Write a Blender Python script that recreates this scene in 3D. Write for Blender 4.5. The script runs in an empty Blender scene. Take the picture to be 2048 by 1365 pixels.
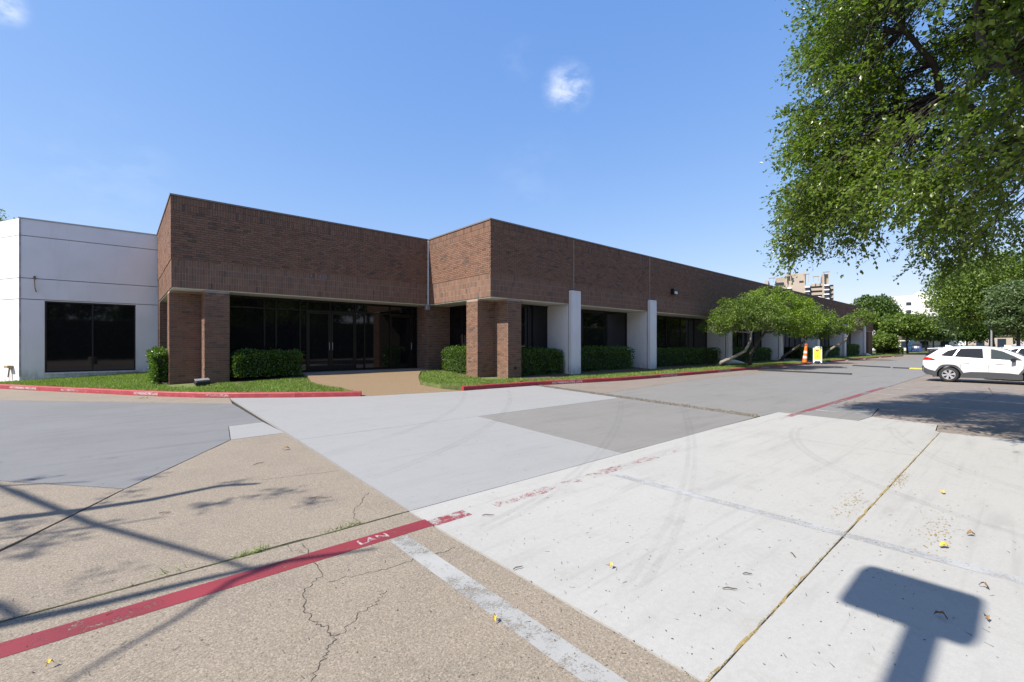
import bpy, bmesh, math, random
import numpy as np
from mathutils import Vector, Matrix

random.seed(7)
RNG = np.random.default_rng(11)
scene = bpy.context.scene
COL = scene.collection
R = math.radians

# ------------------------------------------------------------------ camera, sky, sun, exposure
# x runs along the brick front (away to the right), y runs into the building, camera stands at x=y=0
H = 1.55
FPX = 893.0                      # focal length in photo pixels (photo is 2048 wide)
YAW = R(48.74)
cam_d = bpy.data.cameras.new('camera')
cam = bpy.data.objects.new('camera', cam_d); COL.objects.link(cam)
cam.location = (0, 0, H)
cam.rotation_euler = (R(90), 0, YAW - R(90))
cam_d.sensor_width = 36.0
cam_d.lens = 36.0 * FPX / 2048
cam_d.shift_y = 8.5 / 2048
cam_d.clip_start = 0.05; cam_d.clip_end = 5000
scene.camera = cam
scene.render.resolution_x = 1024; scene.render.resolution_y = 682

SUN_DIR = Vector((1.0, -0.18, -1.12)).normalized()        # the way the light travels
SUN_EL = math.asin(-SUN_DIR.z)
SUN_AZ = math.atan2(-SUN_DIR.x, -SUN_DIR.y)               # clockwise from +y, towards the sun

FV = np.array([math.cos(YAW), math.sin(YAW), 0.0]); RV = np.array([math.sin(YAW), -math.cos(YAW), 0.0])
def ray(px, py=691.0): return FV + (px - 1024) / FPX * RV + np.array([0, 0, (691.0 - py) / FPX])
def G(px, py, z=0.0):
    r = ray(px, py); return np.array([0, 0, H]) + r * ((z - H) / r[2])
def PV(px, v):                       # x coordinate on the plane y = v
    r = ray(px); return r[0] * v / r[1]
def AT(px, t):                       # point at depth t in the direction of photo column px
    r = ray(px) * t; return r[0], r[1]
def ZAT(py, t): return H + (691.0 - py) / FPX * t

world = bpy.data.worlds.new('World'); scene.world = world; world.use_nodes = True
wn = world.node_tree; wn.nodes.clear()
def N(nt, t, **kw):
    n = nt.nodes.new(t)
    for k, v in kw.items():
        if k.startswith('i_'): n.inputs[k[2:]].default_value = v
        else: setattr(n, k, v)
    return n
wo = N(wn, 'ShaderNodeOutputWorld'); bg = N(wn, 'ShaderNodeBackground'); bg.inputs['Strength'].default_value = 0.115
sky = N(wn, 'ShaderNodeTexSky', sky_type='NISHITA', sun_disc=False, sun_elevation=SUN_EL, sun_rotation=SUN_AZ,
        air_density=1.05, dust_density=0.4, ozone_density=2.6, altitude=150)
tc = N(wn, 'ShaderNodeTexCoord')
def cloud(direction, radius, sc, off, power):
    d = Vector(direction).normalized()
    dp = N(wn, 'ShaderNodeVectorMath', operation='DISTANCE'); dp.inputs[1].default_value = d
    nrm = N(wn, 'ShaderNodeVectorMath', operation='NORMALIZE')
    wn.links.new(tc.outputs['Generated'], nrm.inputs[0])
    mp0 = N(wn, 'ShaderNodeMapping'); mp0.inputs['Scale'].default_value = (1, 1, 1)
    wn.links.new(nrm.outputs[0], dp.inputs[0])
    mr = N(wn, 'ShaderNodeMapRange', interpolation_type='SMOOTHSTEP'); mr.inputs[1].default_value = radius; mr.inputs[2].default_value = radius * 0.1
    wn.links.new(dp.outputs['Value'], mr.inputs[0])
    mp = N(wn, 'ShaderNodeMapping'); mp.inputs['Scale'].default_value = (sc, sc, sc * 1.9); mp.inputs['Location'].default_value = off
    wn.links.new(nrm.outputs[0], mp.inputs[0])
    nz = N(wn, 'ShaderNodeTexNoise'); nz.inputs['Scale'].default_value = 1.0; nz.inputs['Detail'].default_value = 7; nz.inputs['Roughness'].default_value = 0.62
    wn.links.new(mp.outputs[0], nz.inputs['Vector'])
    m2 = N(wn, 'ShaderNodeMapRange', interpolation_type='SMOOTHSTEP'); m2.inputs[1].default_value = 0.36; m2.inputs[2].default_value = 0.80
    wn.links.new(nz.outputs['Fac'], m2.inputs[0])
    mu = N(wn, 'ShaderNodeMath', operation='MULTIPLY'); wn.links.new(mr.outputs[0], mu.inputs[0]); wn.links.new(m2.outputs[0], mu.inputs[1])
    mp_ = N(wn, 'ShaderNodeMath', operation='MULTIPLY'); mp_.inputs[1].default_value = power; wn.links.new(mu.outputs[0], mp_.inputs[0])
    return mp_
cl = [cloud(ray(1135, 178), 0.058, 17, (3.1, 1.2, 0.4), .72), cloud(ray(-5, 3), 0.035, 14, (1, 5, 2), .9),
      cloud(ray(1040, 118), 0.05, 20, (7, 2, 3), 0.06), cloud(ray(200, 350), 0.14, 12, (2, 2, 9), 0.08), cloud(ray(1060, 345), 0.12, 12, (5, 3, 1), 0.06)]
acc = cl[0]
for c in cl[1:]:
    a = N(wn, 'ShaderNodeMath', operation='ADD'); wn.links.new(acc.outputs[0], a.inputs[0]); wn.links.new(c.outputs[0], a.inputs[1]); acc = a
mixc = N(wn, 'ShaderNodeMix', data_type='RGBA', clamp_factor=True)
mixc.inputs['B'].default_value = (6.2, 6.4, 6.8, 1)
wn.links.new(acc.outputs[0], mixc.inputs['Factor'])
sep = N(wn, 'ShaderNodeSeparateColor'); com = N(wn, 'ShaderNodeCombineColor'); wn.links.new(sky.outputs[0], sep.inputs[0])
for ch, gain, pw in (('Red', .99, .84), ('Green', 1.42, .60), ('Blue', 2.9, .32)):       # even colour grade of the whole sky
    pn = N(wn, 'ShaderNodeMath', operation='POWER'); pn.inputs[1].default_value = pw; gn = N(wn, 'ShaderNodeMath', operation='MULTIPLY'); gn.inputs[1].default_value = gain
    wn.links.new(sep.outputs[ch], pn.inputs[0]); wn.links.new(pn.outputs[0], gn.inputs[0]); wn.links.new(gn.outputs[0], com.inputs[ch])
wn.links.new(com.outputs[0], mixc.inputs['A'])
wn.links.new(mixc.outputs['Result'], bg.inputs['Color']); wn.links.new(bg.outputs[0], wo.inputs['Surface'])

sl = bpy.data.lights.new('sun', 'SUN'); sl.energy = 4.9; sl.angle = R(0.53); sl.color = (1.0, 0.95, 0.87)
so = bpy.data.objects.new('sun', sl); COL.objects.link(so)
so.rotation_euler = SUN_DIR.to_track_quat('-Z', 'Y').to_euler(); so.location = (-30, 10, 40)

vs = scene.view_settings
vs.view_transform = 'Standard'; vs.look = 'None'; vs.exposure = 0.82; vs.gamma = 1.0; vs.use_curve_mapping = False

# ------------------------------------------------------------------ helpers
class MB:
    def __init__(s): s.v = []; s.f = []; s.m = []
    def add(s, vs_, fs, mi=0):
        b = len(s.v); s.v += [tuple(map(float, p)) for p in vs_]
        for f in fs: s.f.append([b + i for i in f]); s.m.append(mi)
    def box(s, x0, x1, y0, y1, z0, z1, mi=0):
        if x0 > x1: x0, x1 = x1, x0
        if y0 > y1: y0, y1 = y1, y0
        s.add([(x0,y0,z0),(x1,y0,z0),(x1,y1,z0),(x0,y1,z0),(x0,y0,z1),(x1,y0,z1),(x1,y1,z1),(x0,y1,z1)],
              [(0,3,2,1),(4,5,6,7),(0,1,5,4),(1,2,6,5),(2,3,7,6),(3,0,4,7)], mi)
    def prism(s, poly, z0, z1, mi=0):
        a = sum(poly[i][0]*poly[(i+1)%len(poly)][1]-poly[(i+1)%len(poly)][0]*poly[i][1] for i in range(len(poly)))
        if a < 0: poly = poly[::-1]
        n = len(poly)
        zz0 = z0 if callable(z0) else (lambda x, y: z0); zz1 = z1 if callable(z1) else (lambda x, y: z1)
        s.add([(x, y, zz0(x, y)) for x, y in poly] + [(x, y, zz1(x, y)) for x, y in poly],
              [tuple(range(n))[::-1], tuple(range(n, 2*n))] + [(i, (i+1) % n, n+(i+1) % n, n+i) for i in range(n)], mi)
    def obox(s, c, ax, ay, az, mi=0):          # oriented box from centre and half-axis vectors
        c = Vector(c); ax = Vector(ax); ay = Vector(ay); az = Vector(az)
        P = [c + sx*ax + sy*ay + sz*az for sz in (-1, 1) for sx, sy in ((-1,-1),(1,-1),(1,1),(-1,1))]
        s.add(P, [(0,3,2,1),(4,5,6,7),(0,1,5,4),(1,2,6,5),(2,3,7,6),(3,0,4,7)], mi)
    def bar(s, a, b, w, d, mi=0):
        a = Vector(a); b = Vector(b); t = (b-a)
        if t.length < 1e-6: return
        tn = t.normalized(); up = Vector((0,0,1)) if abs(tn.z) < .9 else Vector((1,0,0))
        x = tn.cross(up).normalized(); y = x.cross(tn)
        s.obox((a+b)/2, t/2, x*w/2, y*d/2, mi)
    def tube(s, pts, rad, seg=8, mi=0, cap=True):
        pts = [Vector(p) for p in pts]; n = len(pts); base = len(s.v)
        ref = Vector((0.31, 0.77, 0.55))
        for i, p in enumerate(pts):
            t = (pts[min(i+1, n-1)] - pts[max(i-1, 0)]).normalized()
            x = t.cross(ref).normalized(); y = t.cross(x)
            r = rad[i] if hasattr(rad, '__len__') else rad
            for k in range(seg):
                a = 2*math.pi*k/seg
                s.v.append(tuple(p + r*(math.cos(a)*x + math.sin(a)*y)))
        for i in range(n-1):
            for k in range(seg):
                k2 = (k+1) % seg
                s.f.append([base+i*seg+k, base+i*seg+k2, base+(i+1)*seg+k2, base+(i+1)*seg+k]); s.m.append(mi)
        if cap:
            s.f.append([base+k for k in range(seg)][::-1]); s.m.append(mi)
            s.f.append([base+(n-1)*seg+k for k in range(seg)]); s.m.append(mi)
    def lathe(s, prof, seg=24, origin=(0,0,0), axis='z', mi=0):
        base = len(s.v); o = Vector(origin)
        for r, h in prof:
            for k in range(seg):
                a = 2*math.pi*k/seg
                if axis == 'z': p = Vector((r*math.cos(a), r*math.sin(a), h))
                elif axis == 'y': p = Vector((r*math.cos(a), h, r*math.sin(a)))
                else: p = Vector((h, r*math.cos(a), r*math.sin(a)))
                s.v.append(tuple(o + p))
        n = len(prof)
        for i in range(n-1):
            for k in range(seg):
                k2 = (k+1) % seg
                s.f.append([base+i*seg+k, base+i*seg+k2, base+(i+1)*seg+k2, base+(i+1)*seg+k]); s.m.append(mi)
    def build(s, name, mats, parent=None, smooth=False, bevel=0, fix=True):
        me = bpy.data.meshes.new(name); me.from_pydata(s.v, [], s.f)
        mats = mats if isinstance(mats, (list, tuple)) else [mats]
        for m in mats: me.materials.append(m)
        if len(mats) > 1: me.polygons.foreach_set('material_index', s.m)
        if fix:
            bm = bmesh.new(); bm.from_mesh(me); bmesh.ops.recalc_face_normals(bm, faces=bm.faces); bm.to_mesh(me); bm.free()
        me.polygons.foreach_set('use_smooth', [bool(smooth)]*len(me.polygons))
        me.update()
        o = bpy.data.objects.new(name, me); COL.objects.link(o)
        if parent: o.parent = parent
        if bevel:
            md = o.modifiers.new('bevel', 'BEVEL'); md.width = bevel; md.segments = 2; md.limit_method = 'ANGLE'; md.angle_limit = R(35)
        return o

def quads_obj(name, V, mat, parent=None, smooth=False):
    """V: (n,4,3) array of separate quads"""
    n = len(V); me = bpy.data.meshes.new(name)
    me.vertices.add(n*4); me.vertices.foreach_set('co', V.reshape(-1).astype(np.float32))
    me.loops.add(n*4); me.loops.foreach_set('vertex_index', np.arange(n*4, dtype=np.int32))
    me.polygons.add(n); me.polygons.foreach_set('loop_start', np.arange(0, n*4, 4, dtype=np.int32))
    me.polygons.foreach_set('loop_total', np.full(n, 4, dtype=np.int32))
    me.polygons.foreach_set('use_smooth', np.zeros(n, dtype=bool)); me.materials.append(mat); me.update(calc_edges=True); me.validate()
    o = bpy.data.objects.new(name, me); COL.objects.link(o)
    if parent: o.parent = parent
    return o

def empty(name, loc=(0, 0, 0), rz=0.0):
    o = bpy.data.objects.new(name, None); COL.objects.link(o); o.location = loc; o.rotation_euler = (0, 0, rz); o.empty_display_size = .3
    return o
def tag(o, label, cat, group=None):
    o['label'] = label; o['category'] = cat
    if group: o['group'] = group
    return o
def struct(o): o['kind'] = 'structure'; return o
def stuff(o): o['kind'] = 'stuff'; return o
def copy_tree(o, parent=None):
    c = o.copy(); COL.objects.link(c); c.parent = parent
    for ch in list(o.children): copy_tree(ch, c)
    return c

# ------------------------------------------------------------------ materials
def newmat(name):
    m = bpy.data.materials.new(name); m.use_nodes = True; nt = m.node_tree
    b = nt.nodes['Principled BSDF']; return m, nt, b
def lk(nt, a, b): nt.links.new(a, b)
def posvec(nt, scale=(1, 1, 1), obj=False, rot=(0, 0, 0)):
    if obj: src = N(nt, 'ShaderNodeTexCoord').outputs['Object']
    else: src = N(nt, 'ShaderNodeNewGeometry').outputs['Position']
    mp = N(nt, 'ShaderNodeMapping'); mp.inputs['Scale'].default_value = scale; mp.inputs['Rotation'].default_value = rot
    lk(nt, src, mp.inputs[0]); return mp.outputs[0]
def noise(nt, vec, scale, detail=4, rough=.55):
    n = N(nt, 'ShaderNodeTexNoise'); n.inputs['Scale'].default_value = scale; n.inputs['Detail'].default_value = detail; n.inputs['Roughness'].default_value = rough
    lk(nt, vec, n.inputs['Vector']); return n.outputs['Fac']
def ramp(nt, fac, stops):
    r = N(nt, 'ShaderNodeValToRGB'); e = r.color_ramp.elements
    while len(e) < len(stops): e.new(.5)
    for i, (p, c) in enumerate(stops):
        e[i].position = p; e[i].color = (*c, 1) if len(c) == 3 else c
    lk(nt, fac, r.inputs[0]); return r.outputs[0]
def mix(nt, fac, a, b, mode='MIX'):
    m = N(nt, 'ShaderNodeMix', data_type='RGBA', blend_type=mode)
    for k, x in (('Factor', fac), ('A', a), ('B', b)):
        if hasattr(x, 'is_linked') or hasattr(x, 'links'): lk(nt, x, m.inputs[k])
        else: m.inputs[k].default_value = (*x, 1) if isinstance(x, tuple) and len(x) == 3 else x
    return m.outputs['Result']
def mapr(nt, f, a, b, c=0., d=1., smooth=True):
    m = N(nt, 'ShaderNodeMapRange'); m.interpolation_type = 'SMOOTHSTEP' if smooth else 'LINEAR'
    for i, x in enumerate((a, b, c, d)): m.inputs[i+1].default_value = x
    lk(nt, f, m.inputs[0]); return m.outputs[0]
def math_(nt, op, a, b):
    m = N(nt, 'ShaderNodeMath', operation=op)
    for i, x in enumerate((a, b)):
        if hasattr(x, 'links'): lk(nt, x, m.inputs[i])
        else: m.inputs[i].default_value = x
    return m.outputs[0]
def bump(nt, b, h, strength=.3, dist=.01):
    n = N(nt, 'ShaderNodeBump'); n.inputs['Strength'].default_value = strength; n.inputs['Distance'].default_value = dist
    lk(nt, h, n.inputs['Height']); lk(nt, n.outputs[0], b.inputs['Normal'])
def sc(c, k): return tuple(min(1, x*k) for x in c)

def concrete(name, col, patch=.12, agg=0.0, aggscale=70, rough=.85, streak=0.0, bumpk=.25, warm=(.92, .84, .72), stain=.0, pebble=.0):
    m, nt, b = newmat(name); p = posvec(nt)
    n1 = noise(nt, p, .55, 6, .6); n2 = noise(nt, p, 3.2, 5, .65); n3 = noise(nt, p, 26, 4, .7); n4 = noise(nt, p, aggscale, 3, .75); n5 = noise(nt, p, aggscale*2.7, 2, .6)
    c = ramp(nt, n1, [(.3, sc(col, 1-patch)), (.5, col), (.72, sc(col, 1+patch*.7))])
    c = mix(nt, mapr(nt, n2, .5, .78), c, sc(tuple(col[i]*warm[i] for i in range(3)), .86))
    c = mix(nt, .35, c, ramp(nt, n3, [(.3, sc(col, .80)), (.7, sc(col, 1.14))]))
    if stain:
        ns = noise(nt, posvec(nt, (1, 1.3, 1)), 1.35, 8, .68); c = mix(nt, mapr(nt, ns, .46, .64, 0, stain), c, tuple(x*k for x, k in zip(col, (.60, .62, .66))))
        nl = noise(nt, posvec(nt, (1.2, 1, 1)), .8, 7, .7); c = mix(nt, mapr(nt, nl, .52, .70, 0, stain*.8), c, sc(col, 1.28))
    if agg:
        c = mix(nt, agg, c, ramp(nt, n4, [(.38, sc(col, .40)), (.455, sc(col, .88)), (.545, sc(col, 1.05)), (.62, sc(col, 1.6))]))
        c = mix(nt, agg*.6, c, ramp(nt, n5, [(.38, sc(col, .5)), (.5, col), (.62, sc(col, 1.45))]))
    if pebble:
        vo = N(nt, 'ShaderNodeTexVoronoi'); vo.inputs['Scale'].default_value = 115; lk(nt, p, vo.inputs['Vector'])
        sv = N(nt, 'ShaderNodeSeparateColor'); lk(nt, vo.outputs['Color'], sv.inputs[0])
        c = mix(nt, pebble, c, mix(nt, 1.0, c, ramp(nt, sv.outputs[0], [(0, (.35, .33, .32)), (.25, (.8, .8, .8)), (.6, (1.0, 1.0, 1.0)), (1, (1.0, 1.0, 1.0))]), 'MULTIPLY'))
        c = mix(nt, mapr(nt, sv.outputs[1], .78, .95, 0, pebble*.8), c, sc(col, 1.75))
    # darker oil / tyre film, long streaks
    if streak:
        ps = posvec(nt, (.35, 2.2, 1), rot=(0, 0, R(24))); s1 = noise(nt, ps, 1.3, 5, .65)
        c = mix(nt, mapr(nt, s1, .50, .78, 0, streak), c, sc(col, .72))
        pt = posvec(nt, (.25, 7.0, 1), rot=(0, 0, R(-18))); s2 = noise(nt, pt, 1.2, 3, .6)
        c = mix(nt, mapr(nt, s2, .56, .75, 0, streak*.8), c, sc(col, .78))
        pu = posvec(nt, (.10, 26.0, 1), rot=(0, 0, R(4))); s3 = noise(nt, pu, 1.0, 3, .6)
        c = mix(nt, mapr(nt, s3, .52, .8, 0, streak*.45), c, sc(col, .82))
    spk = N(nt, 'ShaderNodeTexVoronoi'); spk.inputs['Scale'].default_value = 5.5; lk(nt, p, spk.inputs['Vector'])
    c = mix(nt, mapr(nt, spk.outputs['Distance'], .035, .02, 0, .55), c, sc(col, .35))
    lk(nt, c, b.inputs['Base Color']); b.inputs['Roughness'].default_value = rough
    b.inputs['Specular IOR Level'].default_value = .25
    bump(nt, b, math_(nt, 'ADD', n4, math_(nt, 'MULTIPLY', n3, .6)), bumpk, .005)
    return m

M = {}
M['old'] = concrete('old_tan_concrete', (.240, .200, .155), .22, .62, 80, .9, 0, .6, stain=.85, pebble=.45)
M['old2'] = concrete('old_pinkish_concrete', (.215, .180, .150), .18, .40, 70, .9, .45, .45, stain=.45)
M['bright'] = concrete('new_pale_concrete', (.350, .340, .317), .08, .10, 110, .8, .62, .2, (.97, .95, .91))
M['blue'] = concrete('broom_finished_concrete', (.268, .264, .256), .07, .24, 130, .82, .30, .25, (.95, .95, .96))
M['grey'] = concrete('grey_patch_concrete', (.196, .187, .172), .11, .14, 90, .82, .70, .18, (.95, .93, .9))
M['slate'] = concrete('left_grey_concrete', (.170, .168, .167), .12, .08, 90, .8, .75, .18, (.93, .93, .96))
M['walk'] = concrete('porch_concrete', (.26, .23, .195), .1, .1, 80, .85, .1, .2)
M['aggregate'] = concrete('exposed_aggregate', (.215, .15, .088), .16, .85, 40, .9, 0, .8)
M['kerbraw'] = concrete('kerb_concrete', (.26, .22, .18), .1, .2, 70)

def simple(name, col, rough=.6, var=.12, scale=6., metal=0., spec=.4, bumpk=0., bscale=60., obj=False):
    m, nt, b = newmat(name); p = posvec(nt, obj=obj)
    n1 = noise(nt, p, scale, 4, .6)
    lk(nt, ramp(nt, n1, [(.28, sc(col, 1-var)), (.72, sc(col, 1+var*.8))]), b.inputs['Base Color'])
    b.inputs['Roughness'].default_value = rough; b.inputs['Metallic'].default_value = metal; b.inputs['Specular IOR Level'].default_value = spec
    if bumpk: bump(nt, b, noise(nt, p, bscale, 3), bumpk, .01)
    return m
M['dirt'] = simple('dirt', (.11, .09, .065), .95, .3, 12, bumpk=.5)
M['joint'] = simple('joint_filler', (.035, .03, .025), .95, .3, 20)
M['soil'] = simple('bark_soil', (.10, .07, .045), .95, .4, 14, bumpk=.6, bscale=40)
M['turf'] = simple('turf_ground', (.12, .145, .045), .95, .35, 5, bumpk=.4)
M['field'] = simple('far_ground', (.14, .15, .07), .95, .3, .2)
M['road'] = simple('asphalt', (.07, .07, .072), .9, .15, 3)

def paint(name, col, wear, wscale=9., rough=.6, amax=.92, soft=.045):
    """old road paint: worn away in patches, so what lies under it shows"""
    m, nt, b = newmat(name); p = posvec(nt)
    n1 = noise(nt, p, wscale, 6, .72); n2 = noise(nt, p, 1.7, 3, .5); n3 = noise(nt, p, 60, 3, .7)
    lk(nt, ramp(nt, n2, [(.3, sc(col, .8)), (.7, sc(col, 1.12))]), b.inputs['Base Color'])
    b.inputs['Roughness'].default_value = rough
    n4 = noise(nt, p, 170, 2, .6)
    f = math_(nt, 'ADD', math_(nt, 'MULTIPLY', n1, .38), math_(nt, 'ADD', math_(nt, 'MULTIPLY', n2, .22), math_(nt, 'ADD', math_(nt, 'MULTIPLY', n3, .22), math_(nt, 'MULTIPLY', n4, .18))))
    lk(nt, mapr(nt, f, wear-soft, wear+soft, 0, amax), b.inputs['Alpha'])
    return m
M['redline'] = paint('red_line_paint', (.225, .026, .034), .43)
M['redworn'] = paint('worn_red_line_paint', (.28, .045, .05), .535, 11)
M['redhalf'] = paint('half_worn_red_line_paint', (.26, .034, .042), .50, 9)
M['redghost'] = paint('faint_red_line_paint', (.30, .06, .062), .565, 13)
M['whiteline'] = paint('white_line_paint', (.34, .335, .315), .455, 10)
M['whitefaint'] = paint('faint_white_line_paint', (.40, .397, .39), .46, 5)
M['stencil'] = paint('white_stencil_paint', (.55, .54, .53), .43, 14)
M['stencilworn'] = paint('worn_stencil_paint', (.50, .46, .46), .50, 12)
def kerb_red():
    m, nt, b = newmat('kerb_red_paint'); p = posvec(nt)
    n1 = noise(nt, p, 4, 6, .7); n2 = noise(nt, p, 26, 4, .7); n3 = noise(nt, p, .9, 3)
    c = ramp(nt, n1, [(.3, (.22, .016, .022)), (.6, (.30, .030, .037)), (.8, (.35, .055, .055))])
    c = mix(nt, mapr(nt, math_(nt, 'ADD', n2, math_(nt, 'MULTIPLY', n1, .35)), .80, .86, 0, .75), c, (.42, .32, .28))
    pk = posvec(nt, (1, 1, 5)); n4 = noise(nt, pk, 1.6, 4, .6)
    c = mix(nt, mapr(nt, n4, .63, .72, 0, .75), c, (.07, .02, .02))
    lk(nt, c, b.inputs['Base Color']); b.inputs['Roughness'].default_value = .55
    bump(nt, b, n2, .25, .006); return m
M['kerbred'] = kerb_red()

def brick_mat():
    m, nt, b = newmat('brown_brick'); g = N(nt, 'ShaderNodeNewGeometry'); oi = N(nt, 'ShaderNodeObjectInfo')
    s = math_(nt, 'FRACT', math_(nt, 'ADD', g.outputs['Random Per Island'], math_(nt, 'MULTIPLY', oi.outputs['Random'], 7.3)), 0)
    c = ramp(nt, s, [(0, (.132, .077, .054)), (.2, (.165, .091, .062)), (.42, (.200, .108, .072)), (.62, (.176, .095, .065)), (.82, (.216, .120, .081)), (.93, (.162, .104, .078)), (.985, (.090, .064, .053))])
    p = posvec(nt); n1 = noise(nt, p, 30, 4, .7); n2 = noise(nt, p, .7, 4, .6)
    c = mix(nt, mapr(nt, n1, .45, .8, 0, .3), c, (.24, .15, .11))
    c = mix(nt, mapr(nt, n2, .5, .75, 0, .3), c, (.095, .070, .060))
    lk(nt, c, b.inputs['Base Color']); b.inputs['Roughness'].default_value = .85; b.inputs['Specular IOR Level'].default_value = .25
    bump(nt, b, n1, .35, .008); return m
M['brick'] = brick_mat()
M['mortar'] = simple('mortar', (.30, .235, .185), .95, .18, 5)
def stucco(name, col):
    m, nt, b = newmat(name); p = posvec(nt); n1 = noise(nt, p, .8, 5, .6); n2 = noise(nt, p, 60, 3); pz = posvec(nt, (2.5, 2.5, .28)); n3 = noise(nt, pz, 1.2, 5, .65)
    c = ramp(nt, n1, [(.3, sc(col, .93)), (.7, sc(col, 1.03))]); c = mix(nt, mapr(nt, n3, .52, .75, 0, .32), c, sc(col, .70))
    sx = N(nt, 'ShaderNodeSeparateXYZ'); lk(nt, p, sx.inputs[0]); nb = noise(nt, posvec(nt, (3, 3, 1)), 2.0, 5, .7)
    c = mix(nt, math_(nt, 'MULTIPLY', mapr(nt, sx.outputs[2], .75, .28, 0, .75), mapr(nt, nb, .35, .65)), c, (col[0]*.55, col[1]*.50, col[2]*.42))
    lk(nt, c, b.inputs['Base Color']); b.inputs['Roughness'].default_value = .85; b.inputs['Specular IOR Level'].default_value = .25; bump(nt, b, n2, .15, .004); return m
M['white'] = stucco('white_painted_panel', (.72, .70, .70))
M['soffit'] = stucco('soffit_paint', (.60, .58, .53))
M['coping'] = simple('metal_coping', (.20, .155, .13), .45, .1, 2, .3)
M['grey_metal'] = simple('grey_metal', (.42, .42, .43), .4, .1, 4, .6)
M['bronze'] = simple('dark_bronze_frame', (.022, .019, .017), .35, .1, 4, .4)
M['black'] = simple('black_plastic', (.018, .018, .02), .5, .15, 8)
M['rubber'] = simple('rubber', (.022, .022, .024), .8, .15, 20)
def glass(name, col, rough=.03, wob=.006):
    m, nt, b = newmat(name); b.inputs['Base Color'].default_value = (*col, 1); b.inputs['Roughness'].default_value = rough
    b.inputs['IOR'].default_value = 1.5; b.inputs['Specular IOR Level'].default_value = .5
    bump(nt, b, noise(nt, posvec(nt), .9, 2), wob*3, .05); return m
M['glass'] = glass('dark_tinted_glass', (.006, .006, .008))
M['carglass'] = glass('car_glass', (.012, .014, .016), .02, 0)
M['farglass'] = glass('far_window_glass', (.02, .028, .045), .1, 0)

def leafmat(name, c1, c2, c3, gloss=.35, trans=.45):
    m, nt, b = newmat(name); g = N(nt, 'ShaderNodeNewGeometry')
    rnd = g.outputs['Random Per Island']
    c = ramp(nt, rnd, [(0, c1), (.5, c2), (1, c3)])
    p = posvec(nt); n1 = noise(nt, p, .9, 3); c = mix(nt, mapr(nt, n1, .4, .7, 0, .45), c, sc(c1, .85))
    lk(nt, c, b.inputs['Base Color']); b.inputs['Roughness'].default_value = gloss; b.inputs['Specular IOR Level'].default_value = .45
    tr = N(nt, 'ShaderNodeBsdfTranslucent'); tcol = mix(nt, 1.0, c, (1.0, 1.25, .45), 'MULTIPLY'); lk(nt, tcol, tr.inputs['Color'])
    ms = N(nt, 'ShaderNodeMixShader'); ms.inputs[0].default_value = trans
    lk(nt, b.outputs[0], ms.inputs[1]); lk(nt, tr.outputs[0], ms.inputs[2])
    lk(nt, ms.outputs[0], nt.nodes['Material Output'].inputs['Surface']); return m
M['leaf_oak'] = leafmat('elm_leaves', (.085, .130, .022), (.145, .200, .034), (.22, .275, .06), .27, .48)
M['leaf_bright'] = leafmat('bright_leaves', (.11, .17, .014), (.18, .26, .022), (.25, .33, .03), .45, .45)
M['leaf_mid'] = leafmat('mid_leaves', (.08, .13, .02), (.13, .19, .028), (.19, .25, .04), .45, .4)
M['leaf_dark'] = leafmat('dark_leaves', (.045, .085, .015), (.075, .13, .021), (.12, .18, .032), .45, .35)
M['leaf_grey'] = leafmat('grey_green_leaves', (.08, .12, .05), (.115, .165, .065), (.17, .22, .09), .45, .4)
M['leaf_hedge'] = leafmat('hedge_leaves', (.04, .085, .014), (.085, .15, .022), (.16, .24, .04), .25, .35)
M['grass'] = leafmat('grass_blades', (.13, .20, .035), (.19, .27, .05), (.27, .33, .09), .6, .4)
gn = M['grass'].node_tree; gb = gn.nodes['Principled BSDF']; src = gb.inputs['Base Color'].links[0].from_socket
gpat = noise(gn, posvec(gn), 1.1, 5, .65); dry = mix(gn, mapr(gn, gpat, .50, .68, 0, .75), src, (.27, .23, .10)); lk(gn, dry, gb.inputs['Base Color'])
M['bark'] = simple('pale_bark', (.22, .195, .165), .9, .4, 9, bumpk=.6, bscale=25)
M['bark_elm'] = simple('elm_bark', (.045, .038, .032), .9, .35, 9, bumpk=.6, bscale=25)
M['bark_dark'] = simple('dark_bark', (.075, .06, .05), .9, .35, 9, bumpk=.6, bscale=25)

# ------------------------------------------------------------------ ground, lot and its slabs
gm = MB(); S_ = 3000
gm.add([(-S_, -S_, -.12), (S_, -S_, -.12), (S_, S_, -.12), (-S_, S_, -.12)], [(0, 1, 2, 3)])
struct(gm.build('ground', M['field']))
lm = MB(); lm.add([(-40, -45, -.05), (140, -45, -.05), (140, 60, -.05), (-40, 60, -.05)], [(0, 1, 2, 3)])
lot = struct(lm.build('parking_lot', M['joint']))

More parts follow.
